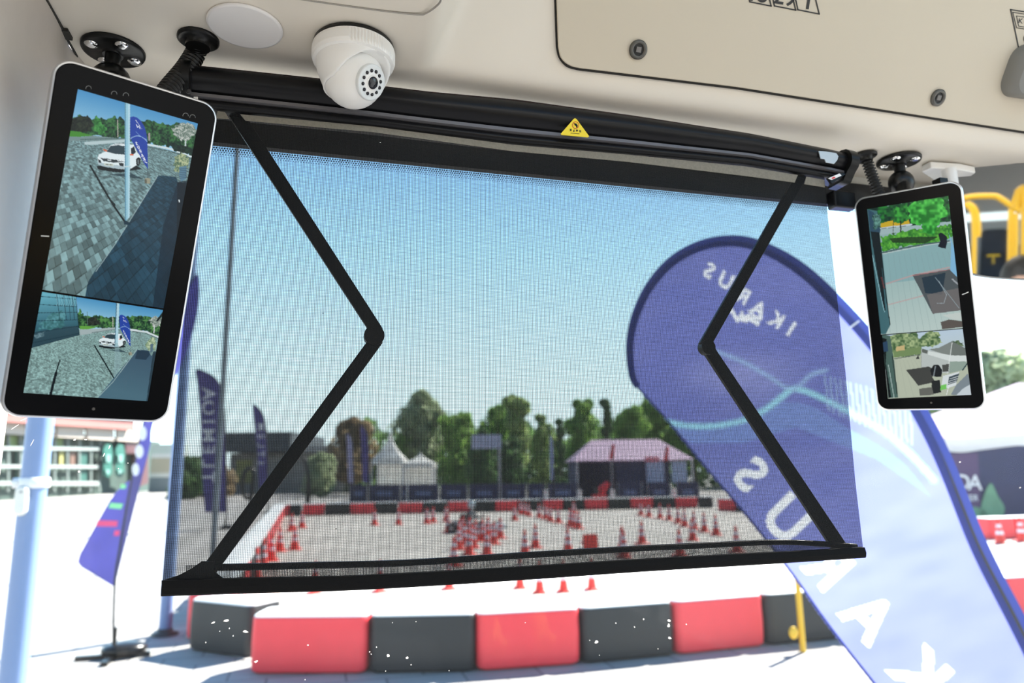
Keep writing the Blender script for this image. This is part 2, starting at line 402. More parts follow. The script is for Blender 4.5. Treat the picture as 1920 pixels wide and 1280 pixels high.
# windshield pane
GL = glass_mat('windshield_glass')
mb = MB(); n_ = 24
mb.sweep([[Vector((-.42+2.5*i/n_, YW+.0+.004*math.sin(math.pi*i/n_), z)) for i in range(n_+1)] for z in (.95, 1.4, 1.9, 2.3, 2.60)], closed=False, smooth=True)
wshield = struct(mb.build('window_1', GL, loc=(.85, YW, .95)), 'slightly dusty bus windshield pane')
SPL = mat('dried_splash', (.95, .90, .85), .5, trans=.6)
def splat(px, py, r_, el=1.0, an=0.0):
    c = on(px, py, 'y', YW-.003); mb = MB(); pts = []
    n = 9
    for k in range(n):
        a = 2*math.pi*k/n; q = r_*(.6+.7*random.random()); x = math.cos(a)*q*el; y = math.sin(a)*q
        pts.append(c+Vector((x*math.cos(an)-y*math.sin(an), 0, x*math.sin(an)+y*math.cos(an))))
    mb.slab(pts, (0, .0006, 0)); mb.build('splash', SPL, wshield)
px_m = YW/FPX
for px, py, rp, el, an in [(400, 1167, 2.5, 3, .3), (424, 1163, 4, 2, .4), (430, 1178, 2, 1, 0), (460, 1184, 3.5, 2.5, -.2), (412, 1183, 1.5, 1, 0), (437, 1192, 1.7, 1, 0), (386, 1204, 2, 1, 0),
        (728, 1229, 4, 1.2, 0), (693, 1222, 2, 1, 0), (696, 1226, 2, 1, 1), (763, 1233, 2.5, 2, .3), (771, 1246, 2, 1.5, 0), (706, 1213, 2, 1, 0), (723, 1258, 1.6, 1, 0), (842, 1257, 2, 1, 0), (577, 1209, 2, 1.5, 0),
        (736, 1167, 1.6, 1, 0), (780, 1165, 1.4, 1, 0), (1155, 1168, 2.2, 1, 0), (1207, 1161, 2.5, 1, 0), (1190, 1175, 2.2, 1, 0), (1254, 1163, 5.5, 1, 1.4), (1254, 1172, 4.5, 1.4, 1.2), (1256, 1196, 3, 2.6, -.4), (1119, 1203, 3.5, 2.5, .1),
        (1106, 1200, 1.6, 1, 0), (1124, 1228, 1.8, 1, 0), (1234, 1216, 1.4, 1, 0), (1287, 1170, 2.5, 1, 0), (1241, 1123, 2.2, 1, 0), (148, 884, 3, 1, 0), (140, 824, 2, 2, .6), (160, 824, 2, 2, -.4), (205, 838, 1.5, 4, 1.3), (195, 852, 1.5, 4, 1.2),
        (222, 878, 1.3, 1, 0), (240, 868, 1.2, 1, 0), (28, 800, 1.2, 9, .7), (44, 786, 1.2, 8, .5), (1800, 866, 2.2, 2, .4), (1913, 914, 2, 3, .5), (60, 830, .8, 16, 1.2), (480, 1240, 3, 2, .3), (572, 1274, 1.5, 1, 0), (985, 1167, 1.5, 1, 0)]:
    splat(px, py, rp*px_m*.62, el*.8, an)

# --- saloon behind the driver (seen in the interior mirror)
RUB = mat('saloon_floor_vinyl', (.12, .12, .13), .5, var=.2, scale=40)
mb = MB(); mb.box((.80, -5.6, .33), (2.6, 13.2, .04)); struct(mb.build('floor', RUB), 'dark vinyl bus floor')
WL = mat('saloon_panel', (.62, .61, .58), .5, var=.04)
mb = MB(); mb.box((.80, -6.1, 3.0), (2.7, 11.4, .04)); struct(mb.build('trim_6', WL), 'pale saloon ceiling of the bus')
for nm, x0 in (('wall_saloon_left', -.56), ('wall_right', 2.12)):
    mb = MB(); mb.box((x0, -5.9, .75), (.04, 11.4, .86)); mb.box((x0, -5.9, 2.80), (.04, 11.4, .42))
    for yy in (-.5, -2.3, -4.1, -5.9, -7.7, -9.5, -11.3): mb.box((x0, yy, 1.9), (.05, .12, 1.5))
    struct(mb.build(nm, WL), 'saloon side wall with window openings')
mb = MB(); mb.box((.78, -11.7, 2.60), (2.7, .05, .78)); mb.box((.78, -11.7, 1.2), (2.7, .05, 1.75))
mb.box((-.4, -11.7, 2.1), (.3, .05, .9)); mb.box((1.96, -11.7, 2.1), (.3, .05, .9))
struct(mb.build('wall_back', mat('rear_panel_grey', (.30, .30, .29), .6)), 'rear wall of the bus with a wide window')

# ================================================================== CEILING COVER, DOME CAMERA
c = on(460, 48, 'z', CZ)
mb = MB(); mb.lathe([(.0405, 0), (.0412, -.0012), (.0405, -.0028), (.0385, -.0034), (.0, -.0034)][:4], c, None, 48)
cover = tag(mb.build('ceiling_cover', mat('cover_plastic', (.74, .72, .71), .45, var=.01)), 'round flat white cover disc on the ceiling left of the dome camera', 'cover')

c = on(664, 86, 'z', CZ); LD = Vector(M @ _n((.76, -.36, .52)))
t = thing('dome_camera', 'white dome security camera hanging from the ceiling in front of the blind', 'camera', c)
mb = MB(); mb.lathe([(.044, 0), (.047, -.001), (.047, -.006), (.044, -.007)], c, None, 48); mb.build('gasket', BLACKR, t)
mb = MB(); n_ = 160; rows = []
for h, r in ((-.005, .0455), (-.006, .0478), (-.009, .0485), (-.019, .0485), (-.0235, .0470), (-.0245, .0440)):
    ring = []
    for k in range(n_):
        a = 2*math.pi*k/n_; rr = r
        a0 = math.degrees(a) % 360
        if -.020 < h < -.006 and 262 < a0 < 338 and (k % 2): rr -= .0016
        ring.append(c+Vector((rr*math.cos(a), rr*math.sin(a), h)))
    rows.append(ring)
mb.sweep(rows, smooth=False); mb.build('mounting_ring', WHITEP, t)
la = math.atan2(LD.y, LD.x); rows = []; n_ = 64
prof = [(0, .0435), (.15, .0432), (.4, .0405), (.7, .0365), (.9, .0345), (1, .0335)]
for q, r in prof:
    ring = []
    for k in range(n_):
        a = 2*math.pi*k/n_; d = math.cos(a-la)
        zl = -.056+.030*max(0, d)**1.4+.002*d
        h = -.023+(zl+.023)*q; r2 = np.interp(-h, [.023, .030, .038, .047, .056], [.0435, .0430, .0410, .0375, .034])
        ring.append(c+Vector((r2*math.cos(a), r2*math.sin(a), h)))
    rows.append(ring)
ins = [c+Vector((.0310*math.cos(2*math.pi*k/n_), .0310*math.sin(2*math.pi*k/n_), -.026)) for k in range(n_)]
mb = MB(); mb.sweep(rows+[[p+(c+Vector((0, 0, p.z-c.z))-p)*.06 for p in rows[-1]], ins], smooth=True); mb.build('housing', WHITEP, t)
bc = c+Vector((.0, .0, -.0415))
mb = MB(); mb.ball(bc, .0352, 40, (1, 1, 1.02)); eye = mb.build('eyeball', WHITEP, t)
RL = LD.to_track_quat('Z', 'Y').to_matrix(); fc = bc+LD*.0302
mb = MB(); mb.lathe([(.0205, -.004), (.0205, .002), (.0195, .0032), (.0175, .0028)], fc, RL, 40); fp = mb.build('faceplate', mat('face_plastic', (.66, .68, .68), .3, var=.02), t)
mb = MB(); mb.lathe([(.0085, .002), (.0085, .0042), (.0072, .0052), (.0066, .0046)], fc, RL, 28); mb.build('lens_ring', WHITEP, t)
mb = MB(); mb.lathe([(.0072, .0046), (.0068, .0058), (.005, .0066), (.002, .0070)], fc, RL, 28); mb.build('lens', LENS, t)
for k in range(12):
    a = 2*math.pi*k/12; p = fc+RL @ Vector((.0132*math.cos(a), .0132*math.sin(a), .0026))
    mb = MB(); mb.lathe([(.0021, 0), (.0020, .0010), (.0012, .0017), (.0004, .0019)], p, RL, 12); mb.build('infrared_lamp', LENS, t)

# ================================================================== ROLLER BLIND
def yblind(px, py, y=YB): return on(px, py, 'y', y)
top_px = [(345, 127), (367, 129), (608, 154), (800, 177), (960, 191), (1180, 221), (1400, 255), (1545, 284), (1590, 294)]
bot_px = [(345, 201), (430, 210), (700, 238), (960, 270), (1180, 289), (1400, 309), (1549, 334), (1590, 343)]
zt = [tuple((yblind(*p).x, yblind(*p).z)) for p in top_px]; zb = [tuple((yblind(*p).x, yblind(*p).z)) for p in bot_px]
x0 = yblind(362, 150).x; x1 = yblind(1572, 310).x
root_b = thing('roller_blind', 'see-through black mesh roller blind with folding arms across the windshield', 'blind', ((x0+x1)/2, YB, zt[4][1]))
XS = list(np.linspace(x0, x1, 40))
def housing(prof, xs_, nm, m, par=root_b, smooth=True):
    rows = []
    for x in xs_:
        a = interp(zt, x)-.0005; b = interp(zb, x)
        rows.append([Vector((x, y, a+(b-a)*tt)) for y, tt in prof])
    mb = MB(); mb.sweep(rows, smooth=smooth); return mb.build(nm, m, par)
cass = housing([(.872, 0), (.850, 0), (.846, .03), (.838, .06), (.833, .12), (.829, .25), (.828, .38), (.830, .50), (.835, .60), (.842, .68), (.846, .72), (.846, .82), (.842, .84), (.842, .97), (.848, 1.0), (.872, 1.0)], XS, 'cassette', BLACKM)
housing([(.8462, .70), (.8385, .715), (.8380, .80), (.8462, .815)], XS, 'ledge_highlight', STRIPE, root_b, False)  # highlight along the cassette ledge, painted as a grey strip
housing([(.8470, .0), (.8440, -.005), (.8380, .035), (.8395, .05), (.847, .06)], XS, 'top_edge', mat('brown_edge', (.12, .085, .08), .4, metal=.3), root_b, False)
cap_prof = [(.875, -.06), (.840, -.06), (.830, .0), (.824, .12), (.820, .3), (.820, .5), (.824, .66), (.832, .8), (.838, .95), (.842, 1.06), (.875, 1.06)]
capL = housing(cap_prof, [yblind(344, 150).x, yblind(363, 150).x], 'end_cap', BLACKS)
capR = housing(cap_prof, [x1-.001, x1+.006, x1+.013], 'end_cap', BLACKS)
cr = yblind(354, 172, .82); mb = MB(); mb.lathe([(.003, 0), (.003, .0015), (.0015, .002)], cr, Matrix.Rotation(math.radians(90), 3, 'X'), 12); mb.build('screw', DARK, capL)
# bracket foot and torn silver label at the right end
mb = MB(); mb.slab([yblind(1552, 333, .835), yblind(1580, 324, .835), yblind(1586, 326, .835), yblind(1560, 344, .835)], (0, .004, 0)); mb.build('bracket', BLACKS, root_b)
mb = MB(); mb.slab([yblind(1553, 334, .832), yblind(1574, 325, .832), yblind(1578, 329, .832), yblind(1560, 337, .832)], (0, .001, 0)); l_ = mb.build('small_label', WHITE, root_b)
mb = MB(); mb.slab([yblind(1559, 333.5, .8312), yblind(1564, 331, .8312), yblind(1567, 332.5, .8312), yblind(1562, 335.5, .8312)], (0, .0005, 0)); mb.build('red_mark', mat('red_ink', (.7, .05, .05), .5), l_)
mb = MB(); mb.slab([yblind(*p, .8262) for p in [(1535, 283), (1550, 284), (1568, 287), (1572, 293), (1570, 300), (1564, 307), (1549, 304), (1546, 298), (1539, 297)]], (0, .0012, 0)); mb.build('torn_silver_label', mat('silver_label', (.50, .52, .52), .35, metal=.4, var=.1), root_b)
mb = MB(); mb.slab([yblind(*p, .8264) for p in [(363, 181), (371, 181), (371, 187), (363, 187)]], (0, .001, 0)); mb.build('plastic_clip', WHITEP, root_b)
# yellow warning triangle with its mark
fy = lambda x, y: yblind(x, y, .8268)
mb = MB(); P = [(1078, 221.5), (1081, 223), (1104.5, 255), (1103, 257.2), (1053, 252.5), (1051.5, 250.5), (1075, 223.5)]
mb.slab([fy(*p) for p in P], (0, .001, 0)); stk = mb.build('warning_triangle', YEL, root_b)
stk['label'] = 'yellow triangular hand warning sticker'
fz = lambda x, y: yblind(x, y, .8264)
mb = MB()
for k in range(24):
    a, b = 2*math.pi*k/24, 2*math.pi*(k+1)/24; q = lambda an, r: fz(1079.5+r*math.cos(an), 234.5+r*1.05*math.sin(an))
    mb.slab([q(a, 6.6), q(b, 6.6), q(b, 5.4), q(a, 5.4)], (0, .0003, 0))
mb.slab([fz(1075.5, 230.5), fz(1076.5, 229.7), fz(1084, 238.5), fz(1083, 239.3)], (0, .0003, 0)); mb.build('prohibition_ring', mat('orange_ink', (.62, .16, .02), .5), stk)
mb = MB(); mb.slab([fz(*p) for p in [(1076.5, 231.5), (1078, 231), (1081, 231.8), (1083, 234), (1083, 238), (1081, 239.5), (1080, 236), (1078, 235)]], (0, .0003, 0)); mb.build('hand_symbol', INK, stk)
mb = MB()
def strokes(L, cx, cy, s_):
    for x0_, y0_, x1_, y1_ in L:
        a = np.array((cx+x0_*s_, cy+y0_*s_)); b = np.array((cx+x1_*s_, cy+y1_*s_)); d = (b-a)/np.linalg.norm(b-a); p = np.array((-d[1], d[0]))*.33
        mb.slab([fz(*(a+p)), fz(*(b+p)), fz(*(b-p)), fz(*(a-p))], (0, .0003, 0))
strokes([(-.9, -1, .9, -1), (-.5, -1.2, -.5, -.3), (.5, -1.2, .5, -.3), (-.9, -.2, .9, -.2), (-.6, .2, .6, .2), (0, -.2, 0, 1), (-.5, .5, -.8, 1), (.5, .5, .8, 1)], 1070.2, 243.6, 1.9)
strokes([(0, -1, 0, 1), (0, -.2, .7, -.2), (-.5, 0, -.5, 1), (-.9, 1, .9, 1)], 1076.2, 244.4, 1.9)
strokes([(-.7, -.9, .6, -1), (-.8, -.4, .8, -.4), (-.9, .1, .9, .1), (0, -.9, 0, 1), (0, 1, -.3, .9)], 1082.0, 245.0, 1.9)
strokes([(-.9, -.5, -.3, -.5), (-.6, -1, -.6, 1), (-.9, .3, -.2, .1), (.2, -1, .2, -.6), (0, -.4, .9, -.4), (.1, 0, .3, .8), (.7, 0, .6, .8), (-.1, .9, .9, .9)], 1088.0, 245.6, 1.9)
strokes([(-6, -.1, 5, .8)], 1079, 249.6, 1.5)
mb.build('warning_text', INK, stk)
# woven cloth
FAB = mesh_fabric('blind_weave', .21, .00178)
FAB2 = mesh_fabric('blind_weave_fold', .34, .00168, .95)
lx = [(yblind(415, 205).z, yblind(415, 205).x)]
cl = [(405, 150), (345, 600), (303, 1116)]; crr = [(1545, 320), (1551, 395), (1585, 700), (1603, 900), (1620, 1045)]
hem = [(303, 1117), (480, 1111), (640, 1106.5), (800, 1098), (1000, 1085), (1200, 1071), (1400, 1059), (1500, 1053), (1620, 1045)]
hem = smooth_line(hem, 4)
zh = [(yblind(*p).x, yblind(*p).z) for p in hem]
def edge_x(tab, z):
    pts = sorted([(yblind(*p).z, yblind(*p).x) for p in tab]); return interp(pts, z)
ztop = zt[4][1]-.02; rows = []
for j in range(41):
    v = j/40; row = []
    for i in range(61):
        u = i/60; z = ztop
        for _ in range(3):
            xl, xr = edge_x(cl, z), edge_x(crr, z); x = xl+(xr-xl)*u; z = ztop+(interp(zh, x)+.004-ztop)*v
        row.append(Vector((x, YB+.0006*math.sin(9*u+3*v), z)))
    rows.append(row)
mb = MB(); mb.sweep(rows, closed=False, smooth=True); cloth = mb.build('mesh_cloth', FAB, root_b)
LIT_HEADER = mat('lit_header_tan', (.23, .215, .18), .8, var=.25, scale=400, spec=.1)  # strips added on the cloth; their tan stands in for the lit header behind
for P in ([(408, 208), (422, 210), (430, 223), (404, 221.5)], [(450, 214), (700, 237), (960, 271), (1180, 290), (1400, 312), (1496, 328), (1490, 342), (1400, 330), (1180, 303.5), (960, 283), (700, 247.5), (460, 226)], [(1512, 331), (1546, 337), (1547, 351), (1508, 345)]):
    mb = MB(); mb.slab([yblind(x, y, YB-.0014) for x, y in P], (0, .0006, 0)); mb.build('lit_header_strip', LIT_HEADER, root_b)
# hem bar (flat aluminium batten in a hem pocket)
rows = []
for k, (px, py) in enumerate(hem):
    b = yblind(px, py); u = k/(len(hem)-1); hh = .0160-.002*u
    rows.append([Vector((b.x, YB-.0045, b.z+.002)), Vector((b.x, YB-.0055, b.z+hh*.5)), Vector((b.x, YB-.0035, b.z+hh)), Vector((b.x, YB+.004, b.z+hh)), Vector((b.x, YB+.0045, b.z)), Vector((b.x, YB-.003, b.z))])
mb = MB(); mb.sweep(rows, smooth=False); mb.build('hem_bar', mat('hem_cloth', (.006, .006, .0065), .7, var=.5, scale=900, spec=.1), root_b)
# second rod behind, joined to the arms
rod = smooth_line([(385, 1064), (560, 1060), (760, 1055), (960, 1042), (1160, 1030), (1320, 1022), (1470, 1016), (1605, 1024)], 4)
mb = MB(); mb.tube([yblind(x, y, YB+.012) for x, y in rod], .0038, 10); mb.build('support_rod', BLACKS, root_b)
# rolled cloth between rod and hem: a wavy second layer that makes the moire bands
rows = []
for k in range(121):
    u = k/120; x = yblind(345, 1080).x+(yblind(1600, 1035).x-yblind(345, 1080).x)*u
    r_px = rod[min(len(rod)-1, int(u*(len(rod)-1)))]; zr = yblind(*r_px, YB+.012).z
    z1_ = interp(zh, x)+.012; z2_ = interp([(yblind(a, b, YB+.012).x, yblind(a, b, YB+.012).z) for a, b in rod], x)+.004
    rows.append([Vector((x, YB+.006+.004*math.sin(23*u+2*q)*math.sin(math.pi*q), z1_+(z2_-z1_)*q)) for q in np.linspace(0, 1, 9)])
mb = MB(); mb.sweep(rows, closed=False, smooth=True); mb.build('cloth_fold', FAB2, root_b)
mb = MB(); mb.slab([yblind(*p, YB+.002) for p in [(303, 1088), (335, 1078), (358, 1066), (378, 1052), (402, 1052), (400, 1070), (430, 1092), (303, 1112)]], (0, .002, 0)); mb.build('corner_gusset', BLACKS, root_b)
# folding arms
def arm(p0, p1, wd0, wd1, y=YB+.010):
    a = np.array(p0, float); b = np.array(p1, float); d = (b-a)/np.linalg.norm(b-a); p = np.array((-d[1], d[0]))
    P = [tuple(a+p*wd0/2), tuple(b+p*wd1/2), tuple(b-p*wd1/2), tuple(a-p*wd0/2)]
    mb = MB(); mb.slab([yblind(x, yy, y) for x, yy in P], (0, .007, 0)); return mb.build('arm', BLACKS, root_b, bevel=.0012)
arm((428, 190), (708, 622), 27, 24); arm((708, 634), (392, 1068), 25, 28, YB+.012)
arm((1508, 322), (1322, 648), 19, 21); arm((1330, 654), (1582, 1034), 21, 26, YB+.012)
for px, py, r in ((702, 628, 18), (1329, 650, 15.5)):
    c_ = yblind(px, py, YB+.008); mb = MB(); mb.lathe([(r*YB*1.07/FPX, 0), (r*YB*1.07/FPX, .002), (r*YB*1.07/FPX, .012)], c_, Matrix.Rotation(math.radians(-90), 3, 'X'), 24); mb.build('joint', BLACKS, root_b)
# lint specks caught in the cloth
for px, py, r in ((606, 587, 1.6), (621, 624, 1.3), (641, 660, 1.2), (630, 991, 1.8), (713, 267, 1.6), (1137, 732, 1.4)):
    c_ = yblind(px, py, YB-.001); mb = MB(); mb.box(c_, (r*.0009, .0006, r*.0005)); mb.build('lint', INK if px != 713 else WHITE, root_b)

# ================================================================== CAMERA-VIEW SCREENS
def pose(c, height):
    A = []
    for (u, v), (x, y) in zip([(0, 0), (1, 0), (1, 1), (0, 1)], c):
        x = (x-960)/FPX; y = (640-y)/FPX
        A += [[u, v, 1, 0, 0, 0, -x*u, -x*v, -x], [0, 0, 0, u, v, 1, -y*u, -y*v, -y]]
    Hh = np.linalg.svd(np.array(A))[2][-1].reshape(3, 3); Hh = Hh*np.sign(Hh[2, 2])
    a, b, o = [Hh[:, i]*np.array((1, 1, -1)) for i in range(3)]; s = height/np.linalg.norm(b)
    A3 = Vector(M @ (a*s)); B3 = Vector(M @ (b*s)); O3 = Vector(CAM+M @ (o*s))
    n = A3.cross(B3).normalized()
    if n.dot(Vector(CAM)-O3) < 0: n = -n
    return O3, A3, B3, n

def hashn(i, j, s=0):
    v = np.sin(i*127.1+j*311.7+s*74.7)*43758.5453; return v-np.floor(v)
def vnoise(x, y, s=0):
    i = np.floor(x); j = np.floor(y); f = x-i; g = y-j; f = f*f*(3-2*f); g = g*g*(3-2*g)
    return (hashn(i, j, s)*(1-f)+hashn(i+1, j, s)*f)*(1-g)+(hashn(i, j+1, s)*(1-f)+hashn(i+1, j+1, s)*f)*g
class Paint:
    """draws the picture a screen is showing, as colours of a fine grid"""
    def __init__(s, X, Y): s.X, s.Y = X, Y; s.C = np.zeros(X.shape+(3,))
    def mask(s, P):
        m = np.zeros(s.X.shape, bool); n = len(P)
        for i in range(n):
            x0, y0 = P[i]; x1, y1 = P[(i+1) % n]
            if y0 == y1: continue
            c = ((y0 > s.Y) != (y1 > s.Y)) & (s.X < (x1-x0)*(s.Y-y0)/(y1-y0)+x0); m ^= c
        return m
    def put(s, m, c, al=1.0): s.C[m] = s.C[m]*(1-al)+np.array(c, float)*al
    def poly(s, P, c, al=1.0): s.put(s.mask(P), c, al)
    def line(s, P, w, c, al=1.0):
        for a, b in zip(P[:-1], P[1:]):
            dx, dy = b[0]-a[0], b[1]-a[1]; t = np.clip(((s.X-a[0])*dx+(s.Y-a[1])*dy)/(dx*dx+dy*dy+1e-9), 0, 1)
            s.put((s.X-a[0]-t*dx)**2+(s.Y-a[1]-t*dy)**2 < (w/2)**2, c, al)
    def grad(s, P, p0, p1, c0, c1):
        m = s.mask(P) if P else np.ones(s.X.shape, bool); d = np.array(p1, float)-p0
        t = np.clip(((s.X-p0[0])*d[0]+(s.Y-p0[1])*d[1])/d.dot(d), 0, 1)[..., None]
        C = np.array(c0)*(1-t)+np.array(c1)*t; s.C[m] = C[m]
    def leaves(s, P, c0, c1, sc_=2.0, seed=0, edge=3.0):
        n1 = vnoise(s.X/edge, s.Y/edge, seed+5)*edge*1.4-edge*.7; n2 = vnoise(s.X/edge+40, s.Y/edge, seed+6)*edge*1.4-edge*.7
        X, Y = s.X, s.Y; s.X, s.Y = X+n1, Y+n2; m = s.mask(P); s.X, s.Y = X, Y
        t = (.55*vnoise(X/sc_, Y/sc_, seed)+.45*vnoise(X/sc_/2.7, Y/sc_/2.7, seed+1)); t = np.clip((t-.25)*2, 0, 1)[..., None]
        C = np.array(c0)*(1-t)+np.array(c1)*t; s.C[m] = C[m]
    def paving(s, P, base, hor, cell, seed=0, skew=0.0, con=.25):
        m = s.mask(P); dy = np.maximum(s.Y-(hor+skew*(s.X-200)), 4); u = (s.X-150)/dy*cell*2.9; v = 420/dy*cell*1.35
        uu = u*.86+v*.5; vv = v*.86-u*.5; k = np.floor(vv); uo = uu+hashn(k, 0, seed)*3
        cw = np.floor(uo); r_ = hashn(cw, k, seed)
        j = ((uo-cw) < .08) | ((vv-k) < .10)
        f = 1+con*(r_-.5)*2-.22*j; f *= 1+.10*(vnoise(s.X/9, s.Y/9, seed)-.5)
        s.C[m] = (np.array(base, float)*f[..., None])[m]

def screen_panel(nm, par, O3, n, c4, res, painter, gain=1.0, lift=.0012):
    """a lit panel with its picture; c4 = px corners TL, TR, BR, BL"""
    nx, ny = res; Pp = Vector(O3)+n*lift
    s4 = [plane_hit(x, y, Pp, n) for x, y in c4]
    U, V = np.meshgrid(np.linspace(0, 1, nx), np.linspace(0, 1, ny))
    W3 = np.array([[*p] for p in s4])
    # affine rectangle on the panel, and where each of its points appears
    pos = (W3[0]*(1-U)[..., None]*(1-V)[..., None]+W3[1]*U[..., None]*(1-V)[..., None]+W3[2]*U[..., None]*V[..., None]+W3[3]*(1-U)[..., None]*V[..., None])
    cc = (pos-CAM) @ M; X = 960+FPX*cc[..., 0]/-cc[..., 2]; Y = 640-FPX*cc[..., 1]/-cc[..., 2]
    p = Paint(X, Y); painter(p)
    C = np.clip(p.C/255, 0, 1); C = np.where(C <= .04045, C/12.92, ((C+.055)/1.055)**2.4)
    o0 = Vector((0, 0, 0)); q = par
    while q is not None: o0 += q.location; q = q.parent
    me = bpy.data.meshes.new(nm); idx = np.arange(nx*ny).reshape(ny, nx)
    F = np.stack([idx[:-1, :-1], idx[1:, :-1], idx[1:, 1:], idx[:-1, 1:]], -1).reshape(-1, 4)
    me.from_pydata((pos.reshape(-1, 3)-np.array(o0)).tolist(), [], F.tolist())
    at = me.color_attributes.new('picture', 'FLOAT_COLOR', 'POINT')
    at.data.foreach_set('color', np.concatenate([C.reshape(-1, 3), np.ones((nx*ny, 1))], 1).astype(np.float32).ravel())
    m = bpy.data.materials.new(nm); m.use_nodes = True; nn = m.node_tree; b = nn.nodes['Principled BSDF']
    ca = nn.nodes.new('ShaderNodeVertexColor'); ca.layer_name = 'picture'; nn.links.new(ca.outputs[0], b.inputs['Emission Color'])
    b.inputs['Base Color'].default_value = (.004, .004, .004, 1); b.inputs['Roughness'].default_value = .15; b.inputs['Specular IOR Level'].default_value = .2
    b.inputs['Emission Strength'].default_value = gain
    me.materials.append(m); o = bpy.data.objects.new(nm, me); col.objects.link(o); o.parent = par; return o

def monitor(c4, label, mount_px, neck):
    O3, A3, B3, n = pose(c4, .345); Wd, Hh = A3.length, B3.length; a = A3.normalized(); b = B3.normalized()
    P = lambda x, y, z: O3+a*x+b*y+n*z
    t = thing('display_monitor', label, 'screen', O3+A3*.5+B3*.5)
    def ring(ins, r, z): return [P(x, y, z) for x, y in rrect(ins, ins, Wd-ins, Hh-ins, r, 8)]
    mb = MB(); mb.sweep([ring(.004, .012, -.0180), ring(.0008, .016, -.0155), ring(0, .017, -.010), ring(0, .017, -.003), ring(.0012, .0165, 0), ring(.0026, .015, .0003), ring(.0026, .015, -.002)], smooth=False)
    mb.build('casing', SILVER, t)
    mb = MB(); mb.sweep([ring(.0027, .0148, -.004), ring(.0027, .0148, .0002), ring(.0036, .014, .0008)], smooth=False); mb.build('bezel_glass', BEZEL, t)
    mb = MB(); mb.lathe([(.0016, 0), (.0014, .0006)], P(Wd/2+.003, Hh-.012, .0008), n.to_track_quat('Z', 'Y').to_matrix(), 12); mb.build('light_sensor', mat('sensor_lens', (.10, .09, .08), .2), t)
    # mount: flange on the ceiling, stem, ball clamp, arm to the back of the monitor
    mc = on(mount_px[0], mount_px[1], 'z', CZ); R_ = mount_px[2]
    k = thing('monitor_mount', mount_px[3], 'bracket', mc)
    mb = MB(); mb.lathe([(R_, 0), (R_, -.0025), (R_*.97, -.0045), (R_*.9, -.005), (R_*.35, -.0055), (R_*.32, -.009)], mc, None, 36); mb.build('flange', BLACKS, k)
    for q in range(4):
        an = math.radians(35+90*q); p = mc+Vector((math.cos(an), math.sin(an), 0))*R_*.70
        mb = MB(); mb.lathe([(R_*.22, -.004), (R_*.22, -.0065), (R_*.12, -.008)], p, None, 16); mb.build('bolt', CHROME, k)
    back = P(Wd*.52, Hh*.13, -.018); top = mc+Vector((0, 0, -.006)); kn = mc+Vector((0, 0, -.036))
    mb = MB(); mb.tube([top, kn], .0085, 16); mb.build('stem', BLACKS, k)
    mb = MB(); mb.ball(kn+Vector((0, 0, -.004)), .0215, 24, (1, .85, .95)); mb.build('ball_clamp', BLACKR, k)
    mb = MB(); mb.tube([kn, kn*.5+back*.5+Vector((0, 0, -.004)), back], [.012, .011, .013], 14); mb.build('arm', BLACKS, k)
    # corrugated cable conduit
    nk = [on(neck[0][0], neck[0][1], 'z', CZ)]
    mid = [WD(x, y, d) for x, y, d in neck[1]]
    tip = mid.pop()
    pts = [Vector(p) for p in smooth_line([tuple(p) for p in [nk[0]]+mid+[tip]], 14)]; L = [0]
    for p, q in zip(pts[:-1], pts[1:]): L.append(L[-1]+(q-p).length)
    g = thing('cable_conduit', neck[4], 'cable', nk[0]); N = int(L[-1]/.00085); cp = []; rr = []
    for i in range(N+1):
        s_ = L[-1]*i/N; j = min(len(L)-2, max(0, int(np.searchsorted(L, s_))-1)); f = (s_-L[j])/(L[j+1]-L[j]); cp.append(pts[j].lerp(pts[j+1], f))
        rr.append(neck[3]*(1.0 if (i % 6) < 3 else .74))
    mb = MB(); mb.tube(cp, rr, 20); mb.build('corrugated_tube', BLACKR, g)
    fr = neck[3]*1.95; mb = MB(); mb.lathe([(fr, 0), (fr, -.003), (fr*.9, -.0045), (neck[3]*1.15, -.005), (neck[3]*1.15, -.012)], nk[0], None, 30); mb.build('flange', BLACKS, g)
    return t, O3, n, P, Wd, Hh

